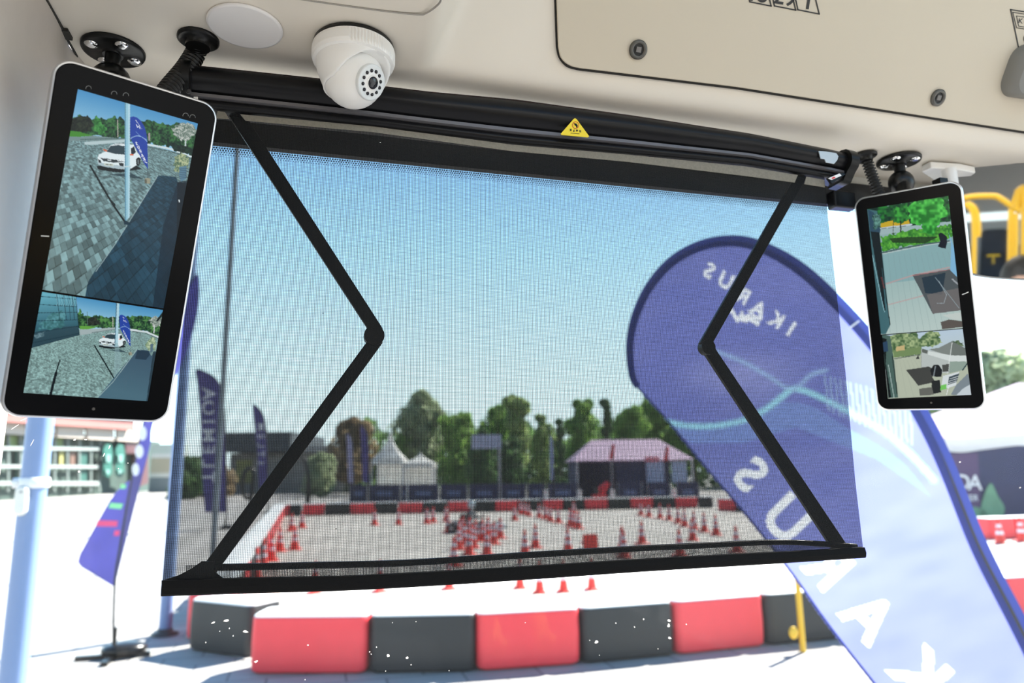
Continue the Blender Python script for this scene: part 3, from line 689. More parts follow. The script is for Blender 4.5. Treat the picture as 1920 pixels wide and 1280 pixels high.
# ---- what the left screen shows
def T(ox, oy, s): return lambda L: [(ox+x/s, oy+y/s) for x, y in L]
def car(p, c, z):
    p.poly(c([(336, 668), (400, 655), (600, 640), (690, 690), (600, 700), (520, 716), (420, 706), (345, 690)]), (14, 24, 30))
    p.poly(c([(430, 730), (600, 720), (700, 768), (560, 752)]), (34, 56, 66), .8)
    p.poly(c([(343, 600), (352, 578), (385, 560), (412, 552), (440, 508), (480, 490), (560, 487), (622, 500), (650, 560), (676, 590), (674, 640), (650, 655), (596, 692), (520, 690), (400, 672), (348, 655)]), (222, 236, 240))
    p.poly(c([(343, 632), (420, 650), (520, 662), (596, 668), (596, 692), (520, 690), (400, 672), (348, 655)]), (170, 190, 198))
    p.poly(c([(410, 555), (442, 510), (500, 503), (552, 512), (552, 578), (480, 572)]), (44, 66, 76))
    p.poly(c([(600, 530), (625, 512), (640, 560), (604, 585)]), (30, 44, 54))
    p.line(c([(470, 498), (560, 490), (610, 500)]), 4/z, (70, 84, 90))
    p.poly(c([(352, 590), (380, 602), (470, 616), (540, 622), (548, 634), (470, 640), (390, 628)]), (52, 62, 68))
    p.line(c([(360, 594), (392, 606)]), 7/z, (225, 235, 240)); p.line(c([(500, 624), (545, 626)]), 7/z, (225, 235, 240))
    p.line(c([(420, 618), (445, 622)]), 7/z, (215, 225, 230))
    p.poly(c([(392, 642), (466, 650), (466, 668), (394, 660)]), (205, 215, 205)); p.line(c([(404, 652), (456, 658)]), 5/z, (70, 80, 80))
    p.poly(c([(346, 612), (368, 622), (372, 642), (350, 636)]), (36, 44, 50)); p.poly(c([(505, 640), (545, 644), (545, 668), (515, 664)]), (36, 44, 50))
    p.poly(c([(640, 612), (662, 596), (676, 610), (672, 650), (656, 668), (642, 655)]), (18, 24, 28)); p.poly(c([(650, 620), (664, 612), (664, 650), (652, 652)]), (96, 108, 112))
    p.line(c([(600, 690), (645, 665)]), 9/z, (24, 32, 36)); p.line(c([(392, 540), (410, 548)]), 13/z, (205, 110, 80)); p.line(c([(598, 577), (615, 580)]), 11/z, (215, 110, 75))
STK = {'I': [(0, -1, 0, 1)], 'K': [(-.6, -1, -.6, 1), (-.6, .1, .6, -1), (-.2, -.2, .7, 1)], 'A': [(-.7, 1, 0, -1), (0, -1, .7, 1), (-.4, .4, .4, .4)],
       'R': [(-.6, 1, -.6, -1), (-.6, -1, .4, -1), (.5, -.9, .5, -.2), (.4, 0, -.6, 0), (0, 0, .6, 1)], 'U': [(-.6, -1, -.6, .5), (-.5, .8, .5, .8), (.6, .5, .6, -1)],
       'S': [(.6, -.8, 0, -1), (0, -1, -.6, -.6), (-.6, -.6, .5, .2), (.5, .3, 0, 1), (0, 1, -.6, .8)]}
def flagscr(p, c, z):
    p.poly(c([(594, 288), (620, 281), (648, 290), (680, 318), (706, 360), (720, 410), (728, 470), (733, 690), (700, 640), (640, 530), (596, 452)]), (34, 66, 160))
    p.line(c(smooth_line([(598, 455), (620, 440), (660, 432), (700, 450), (726, 476)], 4)), 5/z, (150, 185, 225)); p.line(c(smooth_line([(640, 400), (670, 430), (724, 462)], 4)), 3/z, (120, 160, 215))
    for i, chh in enumerate('SURAK'):
        x, y = 645+i*14.5, 492+i*30
        for a0, b0, a1, b1 in STK[chh]:
            f = lambda u, v: (x+(-u*.80+v*.35)*11, y+(u*.2+v*.9)*12)
            p.line(c([f(a0, b0), f(a1, b1)]), 5/z, (225, 232, 245))
    p.line(c([(708, 632), (724, 640)]), 5/z, (225, 232, 245))
    for i in range(6):
        p.line(c([(638+i*9, 312+i*13), (645+i*8, 318+i*12)]), 4/z, (225, 232, 245))
    p.line(c([(643, 345), (652, 366), (662, 358), (672, 376)]), 5/z, (225, 232, 245))
    p.line(c([(730, 690), (729, 768)]), 3/z, (70, 80, 90))
    p.poly(c([(706, 764), (728, 757), (751, 764), (750, 800), (724, 803), (706, 795)]), (150, 150, 130)); p.poly(c([(706, 764), (724, 772), (724, 803), (706, 795)]), (96, 98, 88))
def left_up(p):
    c = T(100, 150, 4.13)
    p.grad(None, (170, 165), (150, 240), (62, 136, 190), (150, 198, 224))
    p.poly(c([(-200, 430), (1200, 640), (1200, 2000), (-200, 2000)]), (110, 138, 142))
    p.paving(c([(-200, 435), (500, 470), (800, 520), (1200, 620), (1200, 2200), (-400, 2200)]), (112, 142, 146), 196, 9.0, 3, .28, .26)
    p.leaves(c([(110, 440), (120, 320), (150, 290), (200, 280), (280, 300), (310, 310), (330, 262), (350, 300), (400, 300), (470, 280), (530, 300), (560, 320), (700, 320), (770, 310), (800, 330), (900, 350), (1000, 330), (1110, 390), (1110, 560), (900, 520), (730, 490), (500, 450), (300, 420)]), (12, 40, 34), (60, 116, 66), 2.6, 1, 5)
    p.leaves(c([(130, 400), (140, 300), (200, 276), (280, 284), (310, 340), (290, 390), (220, 405)]), (16, 26, 26), (44, 56, 44), 2, 3, 4)
    p.leaves(c([(310, 320), (330, 265), (350, 290), (380, 330), (410, 380), (360, 420), (320, 400)]), (30, 90, 44), (80, 160, 80), 2, 4, 4)
    p.poly(c([(120, 392), (200, 400), (310, 430), (200, 440), (118, 436)]), (66, 136, 50)); p.poly(c([(110, 436), (220, 440), (300, 430), (560, 455), (560, 470), (240, 470), (110, 470)]), (116, 140, 142))
    p.leaves(c([(920, 380), (950, 350), (1010, 330), (1080, 345), (1110, 400), (1080, 440), (1020, 480), (950, 440)]), (70, 96, 84), (200, 205, 200), 1.2, 9, 4)
    p.poly(c([(1018, 470), (1030, 470), (1028, 540), (1016, 540)]), (190, 205, 205))
    p.line(c([(498, 310), (500, 440)]), 7/4, (170, 170, 160))
    p.poly(c([(240, 478), (560, 460), (560, 480), (300, 502), (242, 500)]), (178, 200, 204)); p.line(c([(212, 460), (560, 450)]), 1.2, (60, 90, 90))
    p.line(c([(735, 500), (900, 530), (1065, 592)]), 3.4, (206, 222, 226)); p.line(c([(740, 520), (900, 550), (1060, 606)]), 1.2, (60, 80, 80))
    p.poly(c([(735, 410), (750, 410), (750, 470), (737, 470)]), (160, 150, 150)); p.leaves(c([(880, 470), (1100, 540), (1100, 590), (940, 550)]), (10, 30, 30), (30, 60, 50), 2, 5, 3)
    p.leaves(c([(935, 600), (990, 560), (1050, 600), (1045, 680), (960, 720), (935, 700)]), (70, 100, 80), (180, 190, 150), 1.6, 8, 3)
    p.poly(c([(975, 672), (1032, 664), (1030, 760), (990, 790), (975, 740)]), (90, 128, 150))
    for i in range(6): p.line(c([(978, 690+i*14), (1030, 684+i*14)]), .8, (40, 60, 76))
    D = c([(808, 742), (850, 738), (950, 752), (965, 790), (1035, 800), (1120, 800), (1120, 2200), (200, 2200), (240, 1700), (270, 1560), (320, 1480), (480, 1270)])
    p.paving(D, (34, 66, 84), 196, 9.0, 3, .28, .16)
    p.poly(c([(850, 1130), (960, 800), (1120, 780), (1120, 2300), (700, 2300)]), (16, 38, 54), .75); p.poly(c([(960, 790), (1130, 760), (1130, 2300), (940, 2300)]), (12, 26, 36), .7)
    p.line(c([(808, 742), (480, 1270), (330, 1480)]), 1.2, (150, 175, 180)); p.line(c([(974, 930), (976, 942)]), 2.4, (220, 230, 235)); p.line(c([(890, 1760), (896, 1790)]), 2.2, (150, 190, 225))
    p.line(c([(285, 662), (450, 945), (553, 1098)]), 3.6, (16, 30, 36)); p.line(c([(448, 938), (474, 966)]), 4, (20, 34, 40))
    car(p, c, 4.13)
    flagscr(p, c, 4.13)
    p.poly(c([(552, 150), (594, 150), (591, 1060), (554, 1100)]), (150, 198, 216)); p.poly(c([(552, 150), (562, 150), (564, 1090), (554, 1100)]), (96, 146, 170)); p.poly(c([(580, 150), (594, 150), (591, 1060), (580, 1075)]), (196, 226, 236), .6)
    p.line(c([(548, 672), (598, 668)]), 2.4, (190, 214, 222)); p.poly(c([(545, 1100), (556, 1085), (600, 1110), (598, 1122), (550, 1120)]), (20, 50, 66))
def left_low(p):
    c = T(30, 530, 5.333)
    p.grad(None, (150, 545), (140, 600), (52, 130, 182), (160, 205, 226))
    p.paving(c([(0, 500), (600, 470), (1100, 460), (1600, 520), (1600, 1400), (0, 1400)]), (128, 160, 158), 594, 12.0, 5, .20, .22)
    p.leaves(c([(600, 470), (610, 340), (640, 260), (680, 340), (760, 335), (840, 320), (880, 340), (1000, 340), (1150, 340), (1250, 330), (1400, 350), (1460, 330), (1460, 540), (1300, 490), (1130, 465), (800, 450)]), (16, 46, 36), (84, 140, 76), 2.2, 2, 4)
    p.leaves(c([(690, 400), (720, 350), (800, 340), (850, 400), (800, 425), (720, 425)]), (20, 30, 28), (50, 60, 50), 2, 3, 3); p.poly(c([(636, 430), (720, 432), (810, 448), (720, 464), (638, 464)]), (96, 160, 66))
    p.poly(c([(636, 464), (720, 464), (1000, 446), (1000, 468), (760, 505), (640, 525)]), (160, 176, 178)); p.line(c([(760, 498), (985, 466)]), 1.3, (96, 120, 120))
    p.leaves(c([(1330, 370), (1390, 330), (1460, 360), (1440, 430), (1370, 440)]), (90, 110, 100), (200, 206, 200), 1.1, 9, 3); p.line(c([(1384, 430), (1380, 500)]), 2.2, (190, 200, 200))
    p.line(c([(1140, 468), (1300, 490), (1430, 545)]), 3.2, (206, 218, 222)); p.line(c([(1146, 482), (1300, 506), (1430, 562)]), 1, (70, 90, 90)); p.line(c([(712, 290), (716, 420)]), 1, (90, 120, 110)); p.line(c([(968, 340), (970, 440)]), 1.3, (190, 190, 180))
    B = c([(240, 60), (600, 122), (636, 520), (145, 655)])
    p.grad(B, (70, 545), (80, 640), (110, 184, 204), (30, 66, 78)); p.poly(c([(165, 590), (175, 500), (440, 440), (625, 432), (632, 520), (150, 650)]), (44, 70, 82), .75)
    p.leaves(c([(380, 300), (460, 290), (500, 330), (480, 440), (400, 450), (240, 470), (240, 400)]), (50, 100, 104), (90, 150, 160), 3, 7, 6)
    for a, b in (((235, 135), (600, 165)), ((225, 215), (606, 240)), ((210, 300), (612, 295)), ((195, 380), (618, 370)), ((180, 500), (625, 432)), ((165, 600), (632, 505)), ((150, 648), (634, 520))): p.line(c([a, b]), 1.1, (24, 52, 64))
    for x0, x1 in ((400, 440), (470, 505), (520, 545), (560, 585), (595, 632)): p.line(c([(x0, 85), (x1, 370 if x0 < 590 else 520)]), 1.0, (20, 44, 56))
    for x in range(395, 590, 24): p.line(c([(x, 110), (x+20, 200), (x+8, 230)]), .9, (150, 200, 214), .7)
    p.leaves(c([(180, 520), (280, 490), (290, 530), (200, 560)]), (70, 100, 110), (110, 140, 150), 2, 7, 3)
    D = c([(1210, 668), (1330, 678), (1350, 730), (1400, 690), (1500, 640), (1500, 1300), (700, 1300), (830, 1130)])
    p.grad(D, (270, 660), (250, 740), (58, 84, 104), (74, 108, 124)); p.poly(c([(1190, 760), (1215, 672), (1325, 682), (1340, 720), (1300, 770)]), (36, 58, 76)); p.line(c([(1210, 668), (975, 985), (815, 1150)]), 1.2, (150, 176, 178))
    p.poly(c([(1370, 690), (1400, 680), (1330, 1210), (1300, 1210)]), (30, 50, 62), .8); p.poly(c([(1400, 380), (1480, 270), (1480, 310), (1420, 385)]), (20, 30, 34))
    p.leaves(c([(1300, 600), (1350, 540), (1400, 560), (1390, 670), (1310, 670)]), (100, 130, 100), (190, 205, 170), 1.4, 8, 3); p.poly(c([(1345, 610), (1372, 610), (1366, 690), (1340, 700)]), (84, 110, 126))
    p.line(c([(785, 628), (975, 945)]), 2.6, (16, 30, 34)); p.line(c([(438, 775), (400, 900)]), 2.6, (12, 22, 28)); p.line(c([(400, 900), (345, 1120)]), 5, (12, 22, 28))
    c2 = lambda L: c([(830+(x-343)*.80, 500+(y-487)*.70-0) for x, y in L]); car(p, c2, 6.4)
    c3 = lambda L: c([(1040+(x-600)*.80, 322+(y-285)*.78) for x, y in L]); flagscr(p, c3, 6.4)
    p.poly(c([(1003, 150), (1036, 150), (1018, 640), (984, 640)]), (170, 208, 222)); p.poly(c([(1003, 150), (1012, 150), (992, 640), (984, 640)]), (60, 100, 124))
    p.poly(c([(988, 600), (1018, 600), (1060, 800), (990, 945), (975, 940), (985, 760)]), (140, 172, 178), .55)
def right_up(p):
    c = T(1600, 360, 3.12)
    p.grad(None, (1700, 470), (1730, 620), (138, 168, 168), (176, 194, 190))
    p.poly(c([(150, 370), (400, 320), (600, 250), (620, 480), (160, 540)]), (128, 164, 168))
    for i in range(14): p.line(c([(170+i*32, 345+(14-i)*1.5), (215+i*40, 820)]), .8, (118, 140, 142), .35)
    p.leaves(c([(70, 100), (560, 10), (580, 200), (480, 250), (160, 240), (90, 200)]), (8, 40, 34), (36, 120, 50), 4, 1, 5)
    p.poly(c([(140, 190), (200, 172), (320, 145), (330, 185), (170, 210)]), (190, 160, 40)); p.line(c([(160, 212), (340, 190)]), 3, (180, 195, 200)); p.line(c([(165, 215), (330, 198)]), 1.4, (30, 40, 50))
    p.poly(c([(140, 218), (580, 170), (580, 200), (150, 250)]), (150, 174, 176))
    p.leaves(c([(160, 262), (330, 222), (580, 190), (580, 250), (480, 300), (280, 318), (170, 356)]), (40, 110, 40), (96, 176, 60), 3, 3, 4)
    p.poly(c([(210, 270), (330, 262), (500, 260), (420, 300), (230, 296)]), (20, 44, 24), .8)
    p.leaves(c([(320, 110), (340, 70), (420, 45), (520, 30), (548, 130), (520, 160), (490, 200), (480, 250), (400, 240), (400, 190), (340, 180)]), (20, 110, 36), (90, 205, 84), 5, 6, 5)
    p.leaves(c([(230, 130), (250, 90), (310, 70), (330, 150), (280, 190), (240, 170)]), (12, 70, 34), (60, 160, 60), 4, 7, 4)
    p.line(c([(276, 170), (278, 232)]), 2.4, (20, 30, 24)); p.line(c([(235, 150), (232, 250)]), 1.2, (60, 60, 40))
    p.line(c([(165, 356), (280, 330), (420, 304), (560, 286)]), 2.8, (70, 92, 96)); p.line(c([(165, 362), (420, 312), (570, 292)]), 1.5, (172, 190, 192))
    p.poly(c([(497, 245), (512, 236), (530, 246), (548, 262), (548, 300), (540, 330), (515, 326), (494, 318), (508, 290)]), (14, 22, 36)); p.poly(c([(556, 235), (600, 350), (612, 505), (566, 500), (572, 300)]), (120, 172, 206))
    p.line(c([(165, 545), (350, 486), (560, 440)]), 2.8, (176, 150, 150), .8); p.line(c([(200, 660), (410, 605)]), 2.2, (180, 150, 150), .7)
    p.poly(c([(345, 484), (565, 455), (615, 505), (638, 690), (465, 712)]), (74, 82, 86)); p.poly(c([(400, 500), (540, 470), (520, 600), (420, 590)]), (22, 44, 60), .8); p.poly(c([(430, 600), (620, 560), (638, 690), (465, 712)]), (108, 104, 104), .8)
    p.line(c([(350, 488), (565, 452)]), 1.6, (150, 110, 112)); p.line(c([(480, 500), (620, 680)]), 1.2, (150, 170, 178), .7); p.line(c([(500, 520), (545, 600), (530, 650), (490, 650)]), 1.2, (160, 176, 184), .7); p.line(c([(580, 510), (615, 540)]), 3, (196, 200, 206), .6)
    p.poly(c([(520, 720), (640, 700), (640, 748), (590, 748)]), (186, 196, 192)); p.poly(c([(510, 760), (560, 745), (640, 755), (640, 790), (520, 800)]), (86, 80, 76))
    p.poly(c([(80, 100), (140, 110), (215, 780), (190, 830), (160, 830)]), (60, 100, 108)); p.poly(c([(84, 100), (120, 120), (160, 220), (150, 260), (100, 230)]), (40, 70, 90))
    p.leaves(c([(110, 130), (160, 130), (160, 200), (120, 220)]), (30, 60, 60), (100, 150, 140), 2, 4, 3)
    p.poly(c([(100, 230), (150, 235), (188, 690), (178, 700)]), (12, 26, 32)); p.line(c([(150, 240), (185, 560), (215, 775)]), 1.6, (10, 22, 26)); p.line(c([(112, 370), (170, 650), (182, 700)]), 1.4, (130, 176, 186)); p.line(c([(165, 500), (180, 560)]), 2.6, (140, 60, 60), .6)
def right_low(p):
    c = T(1600, 360, 3.12)
    p.grad(None, (1700, 625), (1720, 740), (176, 196, 214), (186, 196, 180))
    p.poly(c([(230, 960), (420, 950), (680, 1000), (700, 1200), (240, 1220)]), (172, 180, 162))
    for i in range(8): p.line(c([(250+i*22, 985), (270+i*42, 1200)]), .7, (140, 150, 138), .35)
    p.leaves(c([(200, 960), (205, 840), (260, 824), (370, 818), (385, 860), (440, 810), (500, 822), (520, 880), (480, 900), (400, 905), (390, 950), (250, 965)]), (60, 90, 56), (160, 178, 130), 3, 2, 4)
    p.leaves(c([(575, 872), (620, 868), (655, 900), (600, 905)]), (60, 80, 60), (110, 130, 96), 2, 3, 3); p.poly(c([(235, 925), (400, 905), (398, 945), (240, 968)]), (110, 134, 88)); p.poly(c([(250, 905), (300, 895), (300, 925), (250, 930)]), (190, 170, 120)); p.line(c([(240, 975), (390, 950)]), 1.6, (96, 104, 96))
    p.poly(c([(380, 950), (386, 975), (366, 975)]), (40, 44, 44))
    p.poly(c([(398, 918), (440, 925), (576, 945), (560, 1060), (398, 1050)]), (176, 184, 182)); p.poly(c([(440, 920), (500, 910), (576, 872), (655, 912), (662, 958), (575, 960)]), (120, 128, 124)); p.poly(c([(576, 872), (655, 912), (662, 958), (578, 955)]), (104, 112, 108)); p.poly(c([(440, 930), (575, 955), (662, 956), (666, 995), (570, 990), (436, 950)]), (204, 212, 210))
    p.poly(c([(566, 990), (666, 990), (640, 1040), (560, 1060)]), (138, 156, 146)); p.line(c([(578, 880), (550, 1060)]), 1.0, (220, 226, 224)); p.line(c([(398, 920), (398, 1050)]), 1, (150, 156, 154)); p.poly(c([(402, 915), (436, 925), (432, 945), (402, 938)]), (90, 96, 92))
    p.poly(c([(308, 1040), (440, 1020), (520, 1060), (460, 1080), (480, 1110), (380, 1132)]), (60, 62, 60)); p.poly(c([(450, 1040), (470, 1010), (500, 1010), (520, 1040), (515, 1080), (480, 1080), (455, 1070)]), (16, 20, 26)); p.line(c([(480, 1020), (470, 1075)]), 2, (120, 130, 136)); p.poly(c([(520, 1010), (560, 1005), (556, 1050), (522, 1050)]), (70, 72, 70))
    p.poly(c([(458, 1105), (505, 1098), (515, 1170), (470, 1180), (458, 1170)]), (28, 32, 34)); p.poly(c([(385, 1150), (460, 1140), (470, 1185), (390, 1190)]), (96, 98, 92))
    p.poly(c([(525, 1075), (620, 1050), (600, 1130), (510, 1160)]), (206, 214, 216)); p.poly(c([(560, 1080), (620, 1060), (605, 1110), (552, 1128)]), (60, 74, 84)); p.poly(c([(512, 1130), (545, 1122), (545, 1150), (508, 1160)]), (110, 190, 90))
    for i in range(3): p.line(c([(566-i*6, 1092+i*14), (616-i*6, 1076+i*14)]), .9, (210, 218, 220))
    p.poly(c([(600, 1130), (670, 1060), (690, 1110), (690, 1190), (570, 1185)]), (120, 132, 140)); p.poly(c([(640, 1150), (690, 1120), (690, 1190), (600, 1190)]), (190, 200, 206)); p.line(c([(560, 1130), (545, 1185)]), 1, (230, 234, 236)); p.line(c([(640, 1040), (668, 1000)]), 2.4, (30, 60, 66))
    p.poly(c([(165, 832), (215, 840), (240, 1000), (262, 1200), (205, 1205)]), (70, 96, 90)); p.poly(c([(168, 850), (195, 860), (190, 1000), (222, 1200), (206, 1205), (180, 960)]), (14, 22, 24)); p.line(c([(205, 1010), (238, 1200)]), 1.4, (160, 180, 176)); p.line(c([(228, 960), (256, 1180)]), 1.5, (26, 34, 34)); p.poly(c([(170, 880), (200, 870), (205, 930), (178, 935)]), (40, 66, 92))

tL, O3, nL, PL, WdL, HhL = monitor([(103, 102.5), (412.5, 198), (314, 793.3), (-3.5, 781)],
    'large tilted portrait camera screen hanging left of the blind, showing a white car', (213, 92, .0345, 'round black ceiling flange with chrome bolts holding the left screen'),
    ((372, 72), [(367, 98, .848), (348, 130, .835), (320, 164, .815), (292, 200, .795)], .74, .0118, 'black corrugated cable conduit curving down to the left screen'))
screen_panel('upper_camera_view', tL, O3, nL, [(146, 167), (371, 231.5), (306.5, 578), (79.5, 543)], (270, 440), left_up, .95)
screen_panel('lower_camera_view', tL, O3, nL, [(79, 547), (305.5, 581), (277, 752), (44, 736)], (280, 236), left_low, .95)
SMUD = mat('worn_mark', (.32, .33, .33), .5)
for px, py in ((166, 166), (214, 176), (236, 179), (348, 217), (361, 220)):
    mb = MB(); c0 = [plane_hit(px+5.2*math.cos(a), py+5.2*math.sin(a), O3+nL*.0009, nL) for a in np.linspace(math.pi*.95, math.pi*2.05, 12)]
    mb.tube(c0, .00018, 6); mb.build('worn_icon', SMUD, tL)
mb = MB(); mb.tube([plane_hit(x, y, O3+nL*.001, nL) for x, y in ((77, 442), (92, 443))], .0005, 6); mb.build('scratch', WHITEP, tL)
tR, O3r, nR, PR, WdR, HhR = monitor([(1599.5, 372.7), (1803, 335.7), (1850.6, 767.7), (1645, 770.2)],
    'portrait camera screen hanging right of the blind, showing a green tree and grey paving', (1685, 300, .034, 'round black ceiling flange and ball clamp holding the right screen'),
    ((1622, 290), [(1629, 312, 1.165), (1641, 345, 1.165), (1656, 385, 1.17)], .22, .0092, 'black corrugated cable conduit dropping to the right screen'))
screen_panel('upper_camera_view', tR, O3r, nR, [(1626, 392), (1778, 367), (1805, 615), (1652, 627)], (190, 290), right_up, 1.0)
screen_panel('lower_camera_view', tR, O3r, nR, [(1654, 628.5), (1805, 616.5), (1821, 740), (1665, 747)], (190, 150), right_low, 1.0)
mb = MB(); mb.tube([plane_hit(x, y, O3r+nR*.001, nR) for x, y in ((1804, 552), (1810, 550), (1816, 547))], .0007, 6); mb.build('scratch', WHITEP, tR)

# ================================================================== INTERIOR MIRROR AND WHAT STANDS IN THE SALOON
mc = WD(1985, 415, 1.20)
d_in = (mc-Vector(CAM)).normalized(); aim = Vector((.72, -9.4, 1.80)); p18 = WD(1864, 462, 1.20)
d18 = (p18-Vector(CAM)).normalized(); r_out = (aim-p18).normalized(); mn = (r_out-d18).normalized()
mu = Vector((0, 0, 1)).cross(mn).normalized(); mu = mu if mu.dot(HR) > 0 else -mu; mv = mn.cross(mu); mv = mv if mv.z > 0 else -mv
mirror_out = smooth_line([(1792, 420), (1790, 350), (1795, 325), (1812, 311), (1850, 307), (1950, 306), (2080, 312)], 5)+smooth_line([(2160, 330), (2180, 400), (2175, 470), (2150, 505)], 4)+smooth_line([(2080, 527), (1950, 526), (1880, 523), (1830, 517), (1802, 506), (1795, 470)], 5)
mo = [plane_hit(x, y, mc, mn) for x, y in mirror_out]; cen = sum(mo, Vector())/len(mo)
t = thing('rear_view_mirror', 'large rounded interior mirror at the right edge reflecting the yellow-poled saloon', 'mirror', cen)
rows = [[cen+(p-cen)*s_+mn*h_ for p in mo] for s_, h_ in ((.90, -.022), (.97, -.014), (1.0, -.004), (1.0, .002), (.985, .004), (.975, .0025))]
mb = MB(); mb.sweep(rows, smooth=False); mb.build('housing', mat('mirror_frame_grey', (.30, .30, .29), .4), t)
mg = mat('mirror_silver', (.90, .90, .89), .02, metal=1.0, var=0)
mb = MB(); mb.slab([cen+(p-cen)*.974+mn*.0028 for p in mo], mn*.0006); mb.build('mirror_glass', mg, t)
br = on(1762, 313, 'z', CZ)
t3 = thing('mirror_bracket', 'white angular ceiling bracket holding the interior mirror beside the right screen', 'bracket', br)
mb = MB(); mb.slab([on(x, y, 'z', CZ-.001) for x, y in [(1727, 311), (1744, 302), (1800, 306), (1828, 312), (1802, 330), (1755, 330)]], (0, 0, -.012)); mb.build('plate', WHITEP, t3, bevel=.002)
mb = MB(); p0 = on(1779, 318, 'z', CZ-.012); mb.tube([p0, p0+Vector((0, 0, -.045))], .0115, 20); mb.tube([p0+Vector((0, 0, -.043)), cen+mu*-.10+mv*.05-mn*.03], .010, 14); mb.build('stem', WHITEP, t3)
mb = MB(); mb.box(p0+Vector((-.022, 0, -.025)), (.016, .016, .010)); mb.build('clip', BLACKS, t3)

def via_mirror(px, py, dist):
    """place seen at this pixel in the mirror, dist metres of total light path away"""
    c = Vector(CAM); d = Vector(ray(px, py)).normalized(); tt = (mc-c).dot(mn)/d.dot(mn); h = c+d*tt; r = d-mn*2*d.dot(mn)
    return h+r*(dist-tt)
def vy(px, py, y):
    a = via_mirror(px, py, 2); b = via_mirror(px, py, 3); k = (y-a.y)/(b.y-a.y); return a+(b-a)*k
SEATB = mat('seat_black_fabric', (.022, .024, .032), .8, var=.3, scale=12); SEATP = mat('seat_purple_fabric', (.075, .05, .075), .8, var=.4, scale=20)
def poles(nm, label, paths, y, r=.018):
    tt = thing(nm, label, 'handrail', vy(*paths[0][-1], y))
    for pth in paths:
        pts = [vy(px, py, y) for px, py in pth]
        mb = MB(); mb.tube([Vector(p) for p in smooth_line([tuple(p) for p in pts], 6)], r, 12); mb.build('rail', YELP, tt)
    return tt
poles('grab_rail', 'yellow arched handrail in the mirror reflection, nearest the left edge', [[(1806, 383), (1818, 390), (1824, 405), (1826, 440), (1825, 515)], [(1812, 381), (1824, 388), (1832, 405), (1834, 430), (1833, 444)]], -4.2)
poles('grab_rail', 'yellow overhead handrail hoop spanning the reflected saloon', [[(1800, 374), (1822, 369), (1860, 368), (1872, 371), (1890, 383), (1905, 392), (1916, 398)]], -3.2)
poles('grab_rail', 'pair of yellow upright poles right of the reflected black seat', [[(1900, 392), (1895, 398), (1894, 440), (1893, 490), (1892, 516)], [(1903, 400), (1903, 450), (1900, 500)]], -3.6)
poles('grab_rail', 'yellow pole at the far right of the mirror reflection', [[(1900, 384), (1908, 362), (1914, 354), (1922, 352)], [(1918, 352), (1920, 420), (1919, 480)], [(1908, 356), (1905, 390)]], -2.6)
# rear bench and seats
def seat(x, y, w_, z0, z1_, lab, m1, handle=None):
    tt = thing('bus_seat', lab, 'seat', (x, y, .35)); h = z1_-z0
    P = rrect(-w_/2, 0, w_/2, h, .07)
    mb = MB(); mb.sweep([[Vector((x+a*s_, y-.14-(b*.10)+h_, z0+b*s_)) for a, b in P] for s_, h_ in ((.94, .07), (1, .05), (1, -.03), (.9, -.05))], smooth=False); mb.build('backrest', m1, tt)
    P = rrect(-w_/2, 0, w_/2, .42, .06)
    mb = MB(); mb.sweep([[Vector((x+a, y+.30-b, z0+h_)) for a, b in P] for h_ in (-.06, -.02, .02)], smooth=False); mb.build('cushion', m1, tt)
    mb = MB(); mb.box((x, y+.05, (z0+.35)/2-.02), (w_*.8, .30, z0-.35-.04)); mb.build('pedestal', BLACKS, tt)
    if handle:
        mb = MB(); mb.tube([(x-.085, y-.02, handle), (x+.085, y-.02, handle)], .017, 8); mb.tube([(x, y-.03, handle), (x, y-.03, handle-.13)], .013, 8); mb.build('yellow_handle', YELP, tt)
    return tt
ys_ = -11.0; sa, sb_ = vy(1838, 432, ys_), vy(1890, 432, ys_); sx = (sa.x+sb_.x)/2; sw = abs(sb_.x-sa.x); s0 = vy(1864, 520, ys_).z
seat(sx, ys_, sw, s0-.1, sa.z, 'black seat with yellow grip in the middle of the reflected rear row', SEATB, vy(1864, 479, ys_).z)
seat(sx-sw*1.12, ys_+.1, sw, s0-.1, sa.z-.25, 'dark seat right of the middle one in the reflected rear row', SEATP)
seat(sx+sw*1.12, ys_+.1, sw, s0-.1, sa.z-.25, 'dark seat left of the middle one in the reflected rear row', SEATP)
seat(1.72, -6.2, .46, .95, 1.85, 'dark seat by the side windows behind the arched yellow handrail', SEATP)
seat(1.72, -7.6, .46, .95, 1.85, 'dark seat further back by the side windows, near the rear row', SEATP)
seat(-.22, -5.6, .46, .95, 1.85, 'dark seat by the windows behind the paired yellow poles', SEATP)

